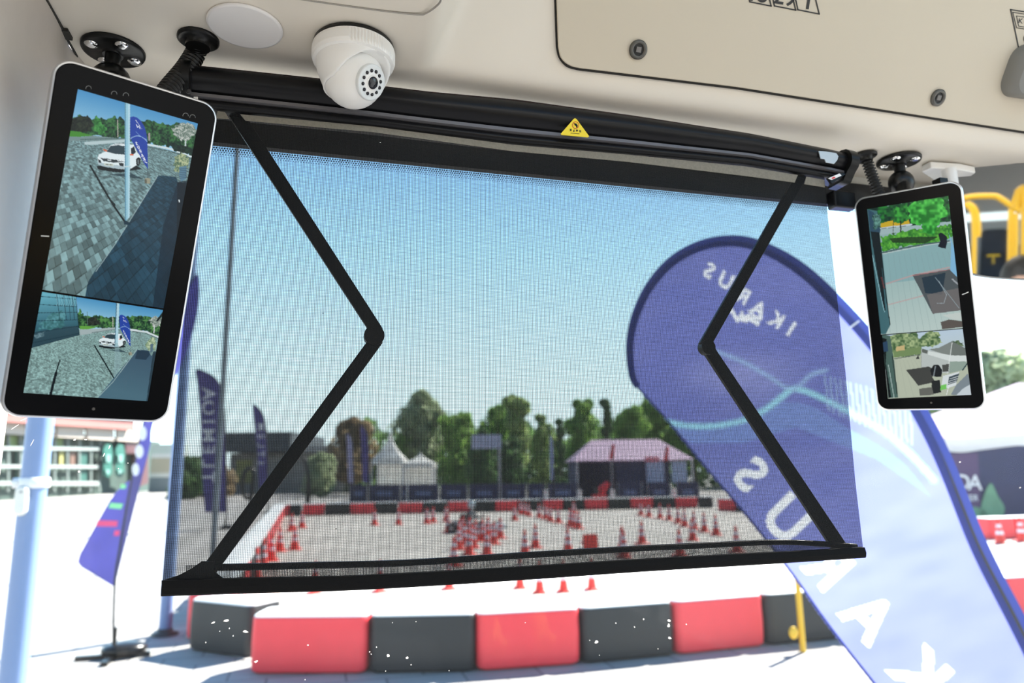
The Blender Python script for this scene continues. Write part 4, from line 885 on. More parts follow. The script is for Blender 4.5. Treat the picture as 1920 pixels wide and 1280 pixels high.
# ================================================================== PEOPLE (one continuous skinned body each)
def body(joints, bones, m, parent, nm='body', sub=2):
    me = bpy.data.meshes.new(nm); names = list(joints); o0 = parent.location
    me.from_pydata([Vector(joints[k][0])-o0 for k in names], [(names.index(a), names.index(b)) for a, b in bones], [])
    o = bpy.data.objects.new(nm, me); col.objects.link(o); o.parent = parent
    sk = o.modifiers.new('skin', 'SKIN'); sk.use_smooth_shade = True
    for i, k in enumerate(names): me.skin_vertices[0].data[i].radius = joints[k][1] if isinstance(joints[k][1], tuple) else (joints[k][1], joints[k][1])
    me.skin_vertices[0].data[0].use_root = True
    sd = o.modifiers.new('sub', 'SUBSURF'); sd.levels = sd.render_levels = sub
    me.materials.append(m); return o
SKIN = mat('skin', (.55, .33, .24), .5)
def person(origin, face, lab, cloth_m, pants_m, seated=True, hair=INK, helmet=None, scale=1.0):
    """face: horizontal unit direction the person looks"""
    F = Vector(face).normalized(); R = Vector((F.y, -F.x, 0)); O = Vector(origin)
    P = lambda f, r, u: O+(F*f+R*r+Vector((0, 0, u)))*scale
    t = thing('person', lab, 'person', O); s = scale
    J = {'pelvis': (P(0, 0, .10), (.15*s, .13*s)), 'waist': (P(-.03, 0, .28), (.13*s, .10*s)), 'chest': (P(0, 0, .48), (.165*s, .115*s)), 'neck0': (P(.03, 0, .60), .06*s), 'neck': (P(.05, 0, .68), .05*s)}
    B = [('pelvis', 'waist'), ('waist', 'chest'), ('chest', 'neck0'), ('neck0', 'neck')]
    for sg, n in ((-1, 'l'), (1, 'r')):
        J['sh'+n] = (P(.02, .19*sg, .54), .062*s); J['el'+n] = (P(.20, .24*sg, .33), .045*s); J['wr'+n] = (P(.42, .13*sg, .38), .030*s); J['hn'+n] = (P(.48, .11*sg, .39), .034*s)
        B += [('chest', 'sh'+n), ('sh'+n, 'el'+n), ('el'+n, 'wr'+n), ('wr'+n, 'hn'+n)]
        J['hp'+n] = (P(.06, .10*sg, .08), .095*s)
        if seated: J['kn'+n] = (P(.46, .14*sg, .16), .065*s); J['an'+n] = (P(.72, .13*sg, -.06), .045*s); J['ft'+n] = (P(.82, .13*sg, .04), .038*s)
        else: J['kn'+n] = (P(.03, .10*sg, -.36), .065*s); J['an'+n] = (P(0, .10*sg, -.80), .045*s); J['ft'+n] = (P(.14, .11*sg, -.84), .038*s)
        B += [('pelvis', 'hp'+n), ('hp'+n, 'kn'+n), ('kn'+n, 'an'+n), ('an'+n, 'ft'+n)]
    body(J, B, cloth_m, t)
    hc = P(.07, 0, .82); Rm = Matrix((R, F, Vector((0, 0, 1)))).transposed()
    mb = MB(); mb.ball(hc, .105*s, 24, (.82, .95, 1.15), Rm); mb.ball(hc+F*.10*s+Vector((0, 0, -.012*s)), .018*s, 10, (.8, 1, 1.3), Rm)
    for sg in (-1, 1): mb.ball(hc+R*sg*.088*s, .024*s, 8, (.4, .8, 1.2), Rm)
    head = mb.build('head', SKIN, t)
    for sg in (-1, 1):
        mb = MB(); mb.ball(hc+F*.090*s+R*sg*.034*s+Vector((0, 0, .012*s)), .011*s, 8); mb.build('eye', INK, head)
    mb = MB(); mb.ball(hc+F*.090*s-Vector((0, 0, .050*s)), .020*s, 8, (1.3, .4, .4), Rm); mb.build('mouth', mat('lips', (.45, .15, .13), .5), head)
    if helmet:
        mb = MB(); mb.ball(hc+Vector((0, 0, .01*s)), .150*s, 20, (.92, 1.05, 1.05), Rm); mb.build('helmet', helmet, t)
        mb = MB(); mb.ball(hc+F*.045*s+Vector((0, 0, .015*s)), .125*s, 16, (.86, 1, .5), Rm); mb.build('visor', LENS, t)
    else:
        mb = MB(); mb.ball(hc-F*.018*s+Vector((0, 0, .022*s)), .118*s, 24, (.86, .95, 1.1), Rm); mb.build('hair', hair, t)
    # fingers
    for sg in (-1, 1):
        for q in range(5):
            a0 = P(.47, .11*sg+(q-2)*.016, .39); a1 = P(.55-(.02*abs(q-2)), .11*sg+(q-2)*.019, .385); a2 = P(.57-(.03*abs(q-2)), .11*sg+(q-2)*.018, .35)
            if q == 0 or q == 4:
                a1 = P(.51, .11*sg+(q-2)*.024, .385); a2 = P(.54, .11*sg+(q-2)*.022, .37)
            mb = MB(); mb.tube([a0, a1, a2], [.011*s, .0095*s, .008*s], 6); mb.build('finger', SKIN, t)
    return t
YELC = mat('yellow_shirt', (.75, .50, .06), .8, var=.3, scale=12)
pp = vy(1914, 520, -2.6)
person((pp.x, -2.6, pp.z-.84), (0, 1, 0), 'person with dark hair and yellow top at the lower right of the mirror reflection', YELC, YELC)
mb = MB(); mb.box((pp.x, -2.7, (.35+pp.z-.98)/2), (.5, .5, max(.1, pp.z-.98-.35))); tag(mb.build('wheel_box_seat', SEATB), 'dark seat base under the person in the yellow top', 'seat')

# ================================================================== GROUND
def ground_mat(name, c, joint, tile):
    m = bpy.data.materials.new(name); m.use_nodes = True; n = m.node_tree; b = n.nodes['Principled BSDF']; L = n.links.new
    t = n.nodes.new('ShaderNodeTexCoord'); br_ = n.nodes.new('ShaderNodeTexBrick'); nz = n.nodes.new('ShaderNodeTexNoise'); nz.inputs['Scale'].default_value = .6; nz.inputs['Detail'].default_value = 5
    L(t.outputs['Object'], br_.inputs['Vector']); L(t.outputs['Object'], nz.inputs['Vector'])
    br_.inputs['Color1'].default_value = (*[x*1.08 for x in c], 1); br_.inputs['Color2'].default_value = (*[x*.92 for x in c], 1); br_.inputs['Mortar'].default_value = (*joint, 1)
    br_.inputs['Scale'].default_value = 1; br_.inputs['Mortar Size'].default_value = .012; br_.inputs['Brick Width'].default_value = tile; br_.inputs['Row Height'].default_value = tile*.5
    mx = n.nodes.new('ShaderNodeMix'); mx.data_type = 'RGBA'; mx.blend_type = 'MULTIPLY'; mx.inputs['Factor'].default_value = .35
    cr_ = n.nodes.new('ShaderNodeValToRGB'); cr_.color_ramp.elements[0].position = .3; cr_.color_ramp.elements[0].color = (.7, .7, .7, 1); cr_.color_ramp.elements[1].position = .7
    L(nz.outputs['Fac'], cr_.inputs[0]); L(br_.outputs['Color'], mx.inputs['A']); L(cr_.outputs[0], mx.inputs['B']); L(mx.outputs['Result'], b.inputs['Base Color']); b.inputs['Roughness'].default_value = .9
    MATS[name] = m; return m
mb = MB(); mb.add([(-160, -60, 0), (220, -60, 0), (220, 260, 0), (-160, 260, 0)], [(0, 1, 2, 3)])
struct(mb.build('ground', ground_mat('grey_paving', (.34, .33, .315), (.15, .15, .15), .8), loc=(0, 0, 0)), 'grey paved square in front of the bus')
trk = [G(462, 1240), G(690, 1240), G(1090, 1225), G(1440, 1195), G(1700, 1172), G(1925, 1150), (24.5, 10.5, 0), (25.5, 34, 0), G(1372, 952), G(1140, 952), G(885, 956), G(656, 962), G(520, 967), G(345, 1195)]
mb = MB(); mb.slab([Vector((p[0], p[1], .004)) for p in trk], (0, 0, .008))
struct(mb.build('trim_7', ground_mat('light_concrete', (.42, .40, .365), (.30, .29, .27), 3.0)), 'pale concrete surface of the cone track')

# ================================================================== BARRIERS
ORD = ['first', 'second', 'third', 'fourth', 'fifth', 'sixth', 'seventh', 'eighth', 'ninth', 'tenth', 'eleventh', 'twelfth', 'thirteenth', 'fourteenth', 'fifteenth', 'sixteenth', 'seventeenth', 'eighteenth', 'nineteenth', 'twentieth', 'twenty-first', 'twenty-second', 'twenty-third', 'twenty-fourth', 'twenty-fifth', 'twenty-sixth', 'twenty-seventh', 'twenty-eighth', 'twenty-ninth', 'thirtieth']
BH, BD = .60, .52
def make_block(L_, color, label, group):
    t = thing('barrier_block', label, 'barrier', (0, 0, 0), group); t['_local'] = 1
    def pl(grow, z): return [Vector((x, y, z)) for x, y in rrect(-L_/2-grow, -BD/2-grow, L_/2+grow, BD/2+grow, .09, 5)]
    mb = MB(); mb.sweep([pl(-.03, 0), pl(-.005, .03), pl(0, .10), pl(.004, .30), pl(-.002, BH-.05), pl(-.008, BH-.03)], smooth=False); mb.build('block_body', color, t)
    mb = MB(); mb.sweep([pl(-.010, BH-.03), pl(-.012, BH-.015), pl(-.035, BH)], smooth=False); mb.build('top_cover', WTOP, t)
    return t
protos = {}
def block(a, b, red, label, group):
    a = Vector(a); b = Vector(b); L_ = (b-a).length; key = (round(L_/.03), red)
    if key not in protos:
        o = make_block(L_-.03, RED if red else BLK, label, group); protos[key] = o
    else:
        o = copy_tree(protos[key]); o['label'] = label; o['group'] = group
    d = (b-a).normalized(); nrm = Vector((-d.y, d.x, 0))
    o.location = Vector(((a.x+b.x)/2, (a.y+b.y)/2, .012))+nrm*BD/2*(1 if True else -1); o.location.z = 0.012 if True else 0
    o.rotation_euler = (0, 0, math.atan2(d.y, d.x)); return o
# near row: front base line in pixels
nb = [(462, 1266), (688, 1265), (893, 1261), (1093, 1247), (1270, 1230), (1441, 1212), (1600, 1197), (1752, 1183), (1893, 1170), (2030, 1157)]
gp = [G(*p) for p in nb]
for i in range(len(gp)-1):
    red = i % 2 == 0; nm = 'red' if red else 'black'
    lab = f'{nm} barrier block in the front row, {ORD[i]} from its rounded left end'
    block(gp[i], gp[i+1], red, lab, 'barrier blocks nearest the bus')
nl = [(462, 1237), (347, 1219), (325, 1190)]
block(G(347, 1219), G(466, 1237), False, 'black barrier block tucked behind the rounded left end of the front row', 'barrier blocks nearest the bus')
# left side, running away from the bus
pa = G(347, 1203); pb = G(514, 969); n_ = 22
for i in range(n_):
    a = pa.lerp(pb, i/n_); b = pa.lerp(pb, (i+1)/n_); red = i % 2 == 0
    block(b, a, red, f"{'red' if red else 'black'} barrier block on the left side of the track, {ORD[i]} from the bus", 'barrier blocks along the left side')
# far row, right of it the corner coming back
fb = [(514, 969), (543, 968), (566, 967), (608, 966), (656, 965), (702, 964), (746, 963), (792, 962.5), (840, 961), (886, 960), (929, 959.5), (972, 958.5), (1018, 957.5), (1056, 957), (1097, 956), (1141, 955), (1183, 954), (1226, 953), (1267, 952.5), (1309, 952), (1338, 952)]
for i in range(len(fb)-1):
    red = i % 2 == 0
    block(G(*fb[i]), G(*fb[i+1]), red, f"{'red' if red else 'black'} barrier block in the far row, {ORD[i]} from its left end", 'barrier blocks in the far row')
pa, pb = G(1345, 957), Vector((24.2, 18.5, 0)); n_ = 13
for i in range(8):
    a = pa.lerp(pb, i/n_); b = pa.lerp(pb, (i+1)/n_); red = i % 2 == 0
    block(a, b, red, f"{'red' if red else 'black'} barrier block on the right side of the track, {ORD[i]} from the far corner", 'barrier blocks along the right side')
for i in range(3):
    a = G(1858, 1012).lerp(G(2010, 1006), i/3); b = G(1858, 1012).lerp(G(2010, 1006), (i+1)/3)
    block(a, b, True, f"red barrier block before the navy tent wall at the right edge, {ORD[i]} from the flag", 'red barrier blocks before the right tent')

# ================================================================== CONES
def make_cone():
    t = thing('traffic_cone', 'x', 'cone'); t['_local'] = 1
    mb = MB(); mb.sweep([[Vector((x, y, z)) for x, y in rrect(-.19*s_, -.19*s_, .19*s_, .19*s_, .05)] for s_, z in ((1, 0), (1, .03), (.86, .045))], smooth=False); mb.build('base', CONE_R, t)
    R_ = lambda z: .135-(z-.04)*.165
    mb = MB(); mb.lathe([(R_(.04), .04), (R_(.24), .24), (R_(.25), .25), (R_(.36), .36), (R_(.46), .46), (R_(.68), .68), (R_(.69)*.7, .70)], (0, 0, 0), None, 16); mb.build('cone_body', CONE_R, t)
    for z0, z1_ in ((.26, .36), (.45, .54)):
        mb = MB(); mb.lathe([(R_(z0)+.003, z0), (R_(z1_)+.003, z1_)], (0, 0, 0), None, 16); mb.build('reflective_band', CONE_W, t)
    return t
cone0 = make_cone(); first = [True]
groups = {
 ('the line just below the blind', 'near line of cones'): [(590, 1113), (712, 1111), (842, 1106), (975, 1104), (1012, 1113), (1057, 1111), (1110, 1107), (1170, 1046), (1275, 1044), (1382, 1036)],
 ('those on the left side of the track', 'cones on the left side'): [(478, 1090), (508, 1052), (492, 1066), (524, 1034), (552, 1031), (546, 996), (566, 990)],
 ('those before the far left barrier', 'cones before the far left barrier'): [(702, 985), (747, 984), (800, 982), (812, 980), (840, 999), (836, 978)],
 ('the cluster before the kart', 'cones before the kart'): [(862, 1014), (870, 1022), (860, 1031), (879, 1041), (887, 1028), (880, 1008), (915, 1008), (905, 1015), (926, 1021), (938, 1010), (913, 1043), (892, 1016), (868, 1006), (851, 1062)],
 ('the bunch right of the kart', 'cones right of the kart'): [(965, 976), (976, 964), (983, 965), (991, 968), (1011, 971), (1023, 974), (1032, 978), (1047, 981), (1069, 986), (1076, 989), (1085, 992), (1076, 965)],
 ('the large ones mid-track', 'large cones in the middle'): [(984, 1044), (1004, 1028), (1065, 1039), (1167, 1036), (1204, 1021)],
 ('the curved line before the pink tent', 'cones in the curved line'): [(1202, 967), (1217, 970), (1238, 973), (1255, 976), (1272, 982), (1284, 988), (1302, 993), (1299, 1014), (1321, 998), (1343, 1004)],
 ('those by the right edge', 'cones at the right edge'): [(1877, 1020), (1917, 1016), (1694, 1033)]}
for (desc, grp), pts in groups.items():
    order = sorted(range(len(pts)), key=lambda i: (pts[i][0], pts[i][1]))
    for k, i in enumerate(order):
        c = cone0 if first[0] else copy_tree(cone0); first[0] = False
        c.location = G(*pts[i])+Vector((0, 0, .012)); c.rotation_euler = (0, 0, random.uniform(-.5, .5)); c.scale = (.95, .95, .95)
        if grp == 'near line of cones' and pts[i][1] > 1095: c.scale = (.62, .62, .80)
        c['label'] = f'red cone, {ORD[k]} from left of {desc}' if len(pts) > 1 else 'x'; c['group'] = grp; c['category'] = 'cone'
c = copy_tree(cone0); c.location = G(1108, 1031)+Vector((0, 0, .20)); hd = math.atan2(HV.y, HV.x)
c.rotation_euler = (0, math.radians(96), hd+math.radians(18)); c['label'] = 'fallen red cone lying on its side with its square base facing the bus'
c['group'] = 'large cones in the middle'; c.scale = (1.15, 1.15, .95)

# ================================================================== KART WITH DRIVER
kp = G(893, 998); kl = HR*.88+HV*-.35; kl.normalize(); ks = Vector((-kl.y, kl.x, 0))
Rk = Matrix((kl, ks, Vector((0, 0, 1)))).transposed()
t = thing('go_kart', 'dark racing kart with grey side pods standing behind the cone cluster', 'kart', kp)
K = lambda x, y, z: kp+kl*x+ks*y+Vector((0, 0, z))
KG = mat('kart_grey', (.22, .25, .28), .4)
mb = MB(); mb.tube([K(-.8, -.3, .15), K(.75, -.3, .15), K(.95, 0, .15), K(.75, .3, .15), K(-.8, .3, .15), K(-.8, -.3, .15)], .025, 8); mb.box(K(0, 0, .13), (1.3, .55, .02), Rk); mb.build('chassis', DARK, t)
for x in (-.68, .62):
    for y in (-.52, .52):
        mb = MB(); mb.lathe([(.10, -.09), (.16, -.085), (.175, -.05), (.175, .05), (.16, .085), (.10, .09)], K(x, y, .175), Rk @ Matrix.Rotation(math.radians(90), 3, 'X'), 20); wh = mb.build('wheel', BLACKR, t)
        mb = MB(); mb.lathe([(.085, -.095), (.085, .095)], K(x, y, .175), Rk @ Matrix.Rotation(math.radians(90), 3, 'X'), 14); mb.build('rim', STEEL, wh)
for y in (-.52, .52):
    mb = MB(); mb.sweep([[K(-.35+.8*q, y+a*.5, .18+b) for a, b in rrect(-.14, -.10, .14, .10, .05)] for q in (0, .08, .92, 1)], smooth=True); mb.build('side_pod', KG, t)
mb = MB(); mb.sweep([[K(.75+q*.25, a, .20+b*(1-.5*q)) for a, b in rrect(-.48, -.12, .48, .12, .08)] for q in (0, .4, 1)], smooth=True); mb.build('nose', KG, t)
mb = MB(); mb.sweep([[K(-.55+q*.15-(1-q)*.0, a, .15+b*.9) for a, b in rrect(-.22, 0, .22, .55, .08)] for q in (0, 1)], smooth=False); mb.build('seat', DARK, t)
mb = MB(); mb.tube([K(.25+.12*math.sin(a)*.4, .14*math.cos(a), .52+.14*math.sin(a)) for a in np.linspace(0, 2*math.pi, 17)], .014, 6); mb.tube([K(.3, 0, .5), K(.6, 0, .2)], .012, 6); mb.build('steering_wheel', DARK, t)
mb = MB(); mb.box(K(-.55, -.42, .30), (.35, .22, .26), Rk); mb.build('engine', STEEL, t)
person(K(-.25, 0, .18), kl, 'person in dark racing suit and pale helmet seated in the kart', mat('racing_suit', (.06, .08, .10), .7), DARK, helmet=mat('pale_helmet', (.50, .62, .66), .25), scale=.95)

# ================================================================== BIG BLUE TEARDROP FLAG (near, right)
FD = 3.0
fl0 = WD(1400, 900, FD)
def FL(px, py, lift=0.0):            # the flag hangs in an upright plane square to the view, with a gentle belly
    p = plane_hit(px, py, fl0, HV); bel = .05*math.sin((px-1180)/520*math.pi)+.025*math.sin(py/90+px/210)
    d = Vector(ray(px, py)).normalized(); return p+HV*(bel)-HV*lift
pole_px = smooth_line([(2010, 1420), (1938, 1270), (1880, 1130), (1830, 1020), (1790, 930), (1735, 810), (1690, 720), (1640, 635), (1580, 562), (1515, 503), (1450, 466), (1390, 449), (1325, 456), (1265, 486), (1220, 534), (1192, 590), (1181, 645), (1186, 700), (1197, 724)], 5)
edge_px = smooth_line([(1197, 724), (1255, 786), (1330, 880), (1420, 987), (1500, 1086), (1560, 1170), (1640, 1280), (1740, 1420)], 5)
t = thing('teardrop_flag', 'large translucent blue teardrop flag with mirrored white IKARUS lettering, close beyond the windshield', 'flag', (FL(1990, 1420).x, FL(1990, 1420).y, 0))
def printed_cloth(outline, res, m, par):
    """the cloth as a fine grid whose dye colours carry the printed design and painted veiling glare"""
    xs_ = [p[0] for p in outline]; ys_ = [p[1] for p in outline]
    X, Y = np.meshgrid(np.arange(min(xs_)-res, max(xs_)+res, res), np.arange(min(ys_)-res, max(ys_)+res, res)); p = Paint(X, Y); D_ = lambda r_, g_, b_: (r_*255, g_*255, b_*255)
    ins = p.mask(outline)
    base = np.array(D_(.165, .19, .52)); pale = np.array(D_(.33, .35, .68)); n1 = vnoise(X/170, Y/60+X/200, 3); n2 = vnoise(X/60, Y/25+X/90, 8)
    top = np.exp(-((X-1400)/110)**2-((Y-700)/45)**2)*.7; low = np.clip((Y-780-.25*(X-1500))/260, 0, 1)*.25+.35*np.clip((X-1560)/90, 0, 1)*np.clip((1000-Y)/200, 0, 1)  # low: veiling glare painted into the cloth as paler blue
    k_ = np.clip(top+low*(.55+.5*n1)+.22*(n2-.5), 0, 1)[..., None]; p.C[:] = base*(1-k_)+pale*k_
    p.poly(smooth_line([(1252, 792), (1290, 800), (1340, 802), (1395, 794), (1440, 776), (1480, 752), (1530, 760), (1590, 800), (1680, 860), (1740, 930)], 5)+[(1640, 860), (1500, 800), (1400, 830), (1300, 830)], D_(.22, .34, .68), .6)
    cy = D_(.36, .72, .86)
    for w_, al in ((15, .25), (8, .5), (4, .9)):
        p.line(smooth_line([(1248, 788), (1290, 796), (1340, 797), (1395, 788), (1440, 768), (1475, 742), (1497, 726), (1530, 735), (1585, 765), (1650, 805), (1700, 850), (1745, 900)], 5), w_, cy, al)
        p.line(smooth_line([(1345, 652), (1400, 672), (1450, 700), (1495, 727), (1530, 700), (1560, 690)], 5), w_*.8, D_(.34, .50, .78), al*.8)
    for k in range(17): p.line([(1556+k*9, 700+k*3), (1560+k*9, 770+k*4)], 2.6, D_(.40, .56, .80), .8)
    wh = D_(.93, .95, .99)
    def glyph_px(ch, cx, cy_, cap, an):
        v, f, _w = glyph(ch, True); sc_ = cap/.70; a = math.radians(an); P = []
        for x, y in v:
            x *= -sc_; y = -(y-.35)*sc_; P.append((cx+x*math.cos(a)-y*math.sin(a), cy_+x*math.sin(a)+y*math.cos(a)))
        for q in f: p.poly([P[i] for i in q], wh); 
        for q in f: p.line([P[i] for i in q]+[P[q[0]]], cap*.045, wh)
    for a in [('S', 1333, 504, 27, 24), ('U', 1366, 521, 28, 25), ('R', 1400, 548, 28, 26), ('A', 1432, 572, 28, 28), ('K', 1466, 592, 28, 30), ('I', 1496, 610, 28, 32)]: glyph_px(*a)
    for a in [('S', 1413, 888, 66, 47), ('U', 1482, 972, 76, 45), ('R', 1562, 1062, 78, 46), ('A', 1640, 1158, 80, 47), ('K', 1722, 1256, 84, 47)]: glyph_px(*a)
    for P in ([(1374, 576), (1380, 571), (1392, 590), (1398, 578), (1403, 577), (1404, 597), (1398, 597), (1397, 590), (1391, 600)], [(1404, 586), (1412, 582), (1436, 598), (1431, 605), (1424, 601), (1412, 594), (1409, 600), (1404, 597)], [(1409, 574), (1425, 584), (1440, 590), (1436, 596), (1420, 588)]): p.poly(P, wh)
    ny, nx = X.shape; pos = np.array([[*FL(x, y)] for x, y in zip(X.ravel(), Y.ravel())])-np.array(par.location)
    idx = np.arange(nx*ny).reshape(ny, nx); ok = (ins[:-1, :-1] | ins[1:, 1:] | ins[1:, :-1] | ins[:-1, 1:])
    F = np.stack([idx[:-1, :-1], idx[1:, :-1], idx[1:, 1:], idx[:-1, 1:]], -1)[ok]
    used, inv = np.unique(F.ravel(), return_inverse=True)
    me = bpy.data.meshes.new('flag_cloth'); me.from_pydata(pos[used].tolist(), [], inv.reshape(-1, 4).tolist())
    for q in me.polygons: q.use_smooth = True
    at = me.color_attributes.new('dye_and_glare', 'FLOAT_COLOR', 'POINT'); C = p.C.reshape(-1, 3)[used]/255
    at.data.foreach_set('color', np.concatenate([C, np.ones((len(used), 1))], 1).astype(np.float32).ravel())
    nn = m.node_tree; ca = nn.nodes.new('ShaderNodeVertexColor'); ca.layer_name = 'dye_and_glare'
    for nd in list(nn.nodes):
        if nd.type == 'BSDF_PRINCIPLED': nn.links.new(ca.outputs[0], nd.inputs['Base Color'])
        if nd.type == 'BSDF_TRANSLUCENT': nn.links.new(ca.outputs[0], nd.inputs['Color'])
    me.materials.append(m); o = bpy.data.objects.new('flag_cloth', me); col.objects.link(o); o.parent = par; return o
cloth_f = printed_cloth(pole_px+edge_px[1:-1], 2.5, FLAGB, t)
def strip(px_pts, w0, w1, nm, m, par, lift=.004):
    mb = MB(); P = [np.array(p) for p in px_pts]; a_ = []; b_ = []
    for i, p in enumerate(P):
        d = P[min(i+1, len(P)-1)]-P[max(i-1, 0)]; d = d/np.linalg.norm(d); q = np.array((-d[1], d[0])); w_ = w0+(w1-w0)*i/(len(P)-1)
        a_.append(FL(*(p+q*w_/2), lift)); b_.append(FL(*(p-q*w_/2), lift))
    n = len(P); mb.add(a_+b_, [(i, i+1, n+i+1, n+i) for i in range(n-1)], True); return mb.build(nm, m, par)
strip(pole_px, 36, 12, 'pole_sleeve', FLAGD, t)
strip(edge_px, 3.0, 5.0, 'hem', FLAGD, t)
mb = MB(); mb.tube([Vector((FL(1990, 1420).x+.10, FL(1990, 1420).y, .05))]+[FL(x, y, -.006) for x, y in pole_px], list(np.linspace(.013, .004, len(pole_px)+1)), 8); mb.build('bent_pole', DARK, t)
mb = MB(); b0 = Vector((FL(1990, 1420).x+.10, FL(1990, 1420).y, 0)); mb.box(b0+Vector((0, 0, .03)), (.9, .08, .05)); mb.box(b0+Vector((0, 0, .03)), (.08, .9, .05)); mb.tube([b0, b0+Vector((0, 0, .3))], .02, 10); mb.build('cross_base', DARK, t)
ring_p = FL(1610, 607, .012); mb = MB(); mb.tube([FL(1600, 612, .012), FL(1618, 598, .012)], .004, 8); mb.build('pole_ferrule', WHITE, t)

# ================================================================== POLES ON THE LEFT
def upright(px, py_mid, dep, r, top, nm, label, cat, m, lean=0.0, base_px=None, n=20):
    p = WD(px, py_mid, dep) if base_px is None else G(*base_px)
    t = thing(nm, label, cat, (p.x, p.y, 0)); mb = MB(); mb.tube([(p.x, p.y, 0), (p.x, p.y, top*.5), (p.x, p.y, top)], [r, r*.97, r*.9], n); mb.build('pole', m, t); return t, Vector((p.x, p.y, 0))
t, b0 = upright(59, 950, 4.2, .072, 9, 'flag_pole', 'thick pale blue pole with clamp and oval bracket at the left edge', 'pole', POLEB)
zc = WD(59, 905, 4.2).z; mb = MB(); mb.lathe([(.076, -.03), (.082, -.025), (.082, .025), (.076, .03)], b0+Vector((0, 0, zc)), None, 24); mb.tube([b0+Vector((-.10, -.02, zc)), b0+Vector((-.07, -.02, zc))], .03, 10); cl_ = mb.build('clamp', WHITEP, t)
mb = MB(); Rv = Matrix((HR, -HV, Vector((0, 0, 1)))).transposed()
rows = [[b0+Vector((0, 0, zc-.10))-HV*(.078+h_)+HR*(x*s_-.005)+Vector((0, 0, y*s_)) for x, y in rrect(-.036, -.085, .036, .085, .035)] for s_, h_ in ((1, 0), (1, .018), (.85, .026))]
mb.sweep(rows, smooth=True); br_ = mb.build('oval_bracket', mat('cream_plastic', (.80, .78, .70), .4), t)
mb = MB(); mb.lathe([(.007, 0), (.007, .004)], b0+Vector((0, 0, zc-.05))-HV*.105, Matrix((HR, Vector((0, 0, 1)), -HV)).transposed(), 12); mb.build('screw', STEEL, br_)
t, b1 = upright(0, 0, 0, .085, 9, 'flag_pole', 'pale blue pole with dark foot standing at the left edge of the blind', 'pole', POLEB, base_px=(309, 1190))
mb = MB(); mb.lathe([(.17, 0), (.17, .03), (.10, .05), (.095, .09)], b1, None, 20); mb.build('foot', DARK, t)
t, b2 = upright(0, 0, 0, .070, 11.5, 'lamp_pole', 'tall thin grey pole seen through the left part of the blind', 'pole', mat('grey_pole_paint', (.20, .24, .27), .4), base_px=(398, 1058))
mb = MB(); mb.lathe([(.16, 0), (.16, .02), (.08, .05), (.075, .12)], b2, None, 16); mb.build('foot', DARK, t)
t, b3 = upright(0, 0, 0, .035, .85, 'marker_post', 'yellow marker post with yellow disc before the black barrier by the flag', 'post', YELP, base_px=(1506, 1222))
cpt = WD(1488, 1186, depth(b3)); mb = MB(); mb.ball(cpt, .062, 16, (1, .45, 1.15)); mb.build('disc', YELP, t); mb = MB(); mb.tube([cpt, Vector((b3.x, b3.y, cpt.z))], .012, 8); mb.build('bracket', YELP, t)

# ================================================================== FEATHER FLAGS
def feather(base_px, dep, pole, cloth_outline, label, m=PURP, dots=(), stripes=(), letters=(), bell=.03, ground=True, pr=.016):
    b = G(*base_px); dep = depth(b) if dep is None else dep
    t = thing('feather_flag', label, 'flag', b); p0_ = WD(base_px[0], base_px[1], dep); p0_ = b
    F = lambda x, y, l=0.0: plane_hit(x, y, p0_, HV)-HV*l+HV*bell*math.sin(y/37)
    mb = MB(); P = smooth_line([base_px]+pole, 5); mb.tube([F(x, y) for x, y in P], list(np.linspace(pr, pr*.5, len(P))), 8); mb.build('pole', DARK, t)
    mb = MB(); mb.slab([F(x, y, .006) for x, y in smooth_line(cloth_outline, 3)], HV*.0015); c_ = mb.build('cloth', m, t)
    for x, y, rx, ry in dots:
        mb = MB(); mb.slab([F(x+rx*math.cos(a), y+ry*math.sin(a), .012) for a in np.linspace(0, 2*math.pi, 12, endpoint=False)], HV*.002); mb.build('white_dot', FLAGW, c_)
    for P, mm, nm_ in stripes:
        mb = MB(); mb.slab([F(x, y, .012) for x, y in P], HV*.002); mb.build(nm_, mm, c_)
    if letters:
        mb = MB(); text_mesh(mb, letters, lambda x, y: F(x, y, .03), -HV*.002); mb.build('lettering', FLAGW, c_)
    mb = MB(); s_ = dep/8.4*.0+1; mb.box(b+Vector((0, 0, .03)), (.80, .07, .05)); mb.box(b+Vector((0, 0, .03)), (.07, .80, .05)); mb.ball(b+Vector((.1, .05, .09)), .20, 14, (1.3, 1, .42)); mb.tube([b, b+Vector((0, 0, .35))], .022, 8); mb.build('weighted_base', BLACKR, t)
    return t
FBL = mat('violet_flag_cloth', (.20, .19, .50), .8, trans=.5, var=.15, scale=3)
GRNP = mat('green_print', (.35, .90, .45), .8, trans=.15); REDP = mat('pink_red_print', (.95, .12, .28), .8, trans=.15)
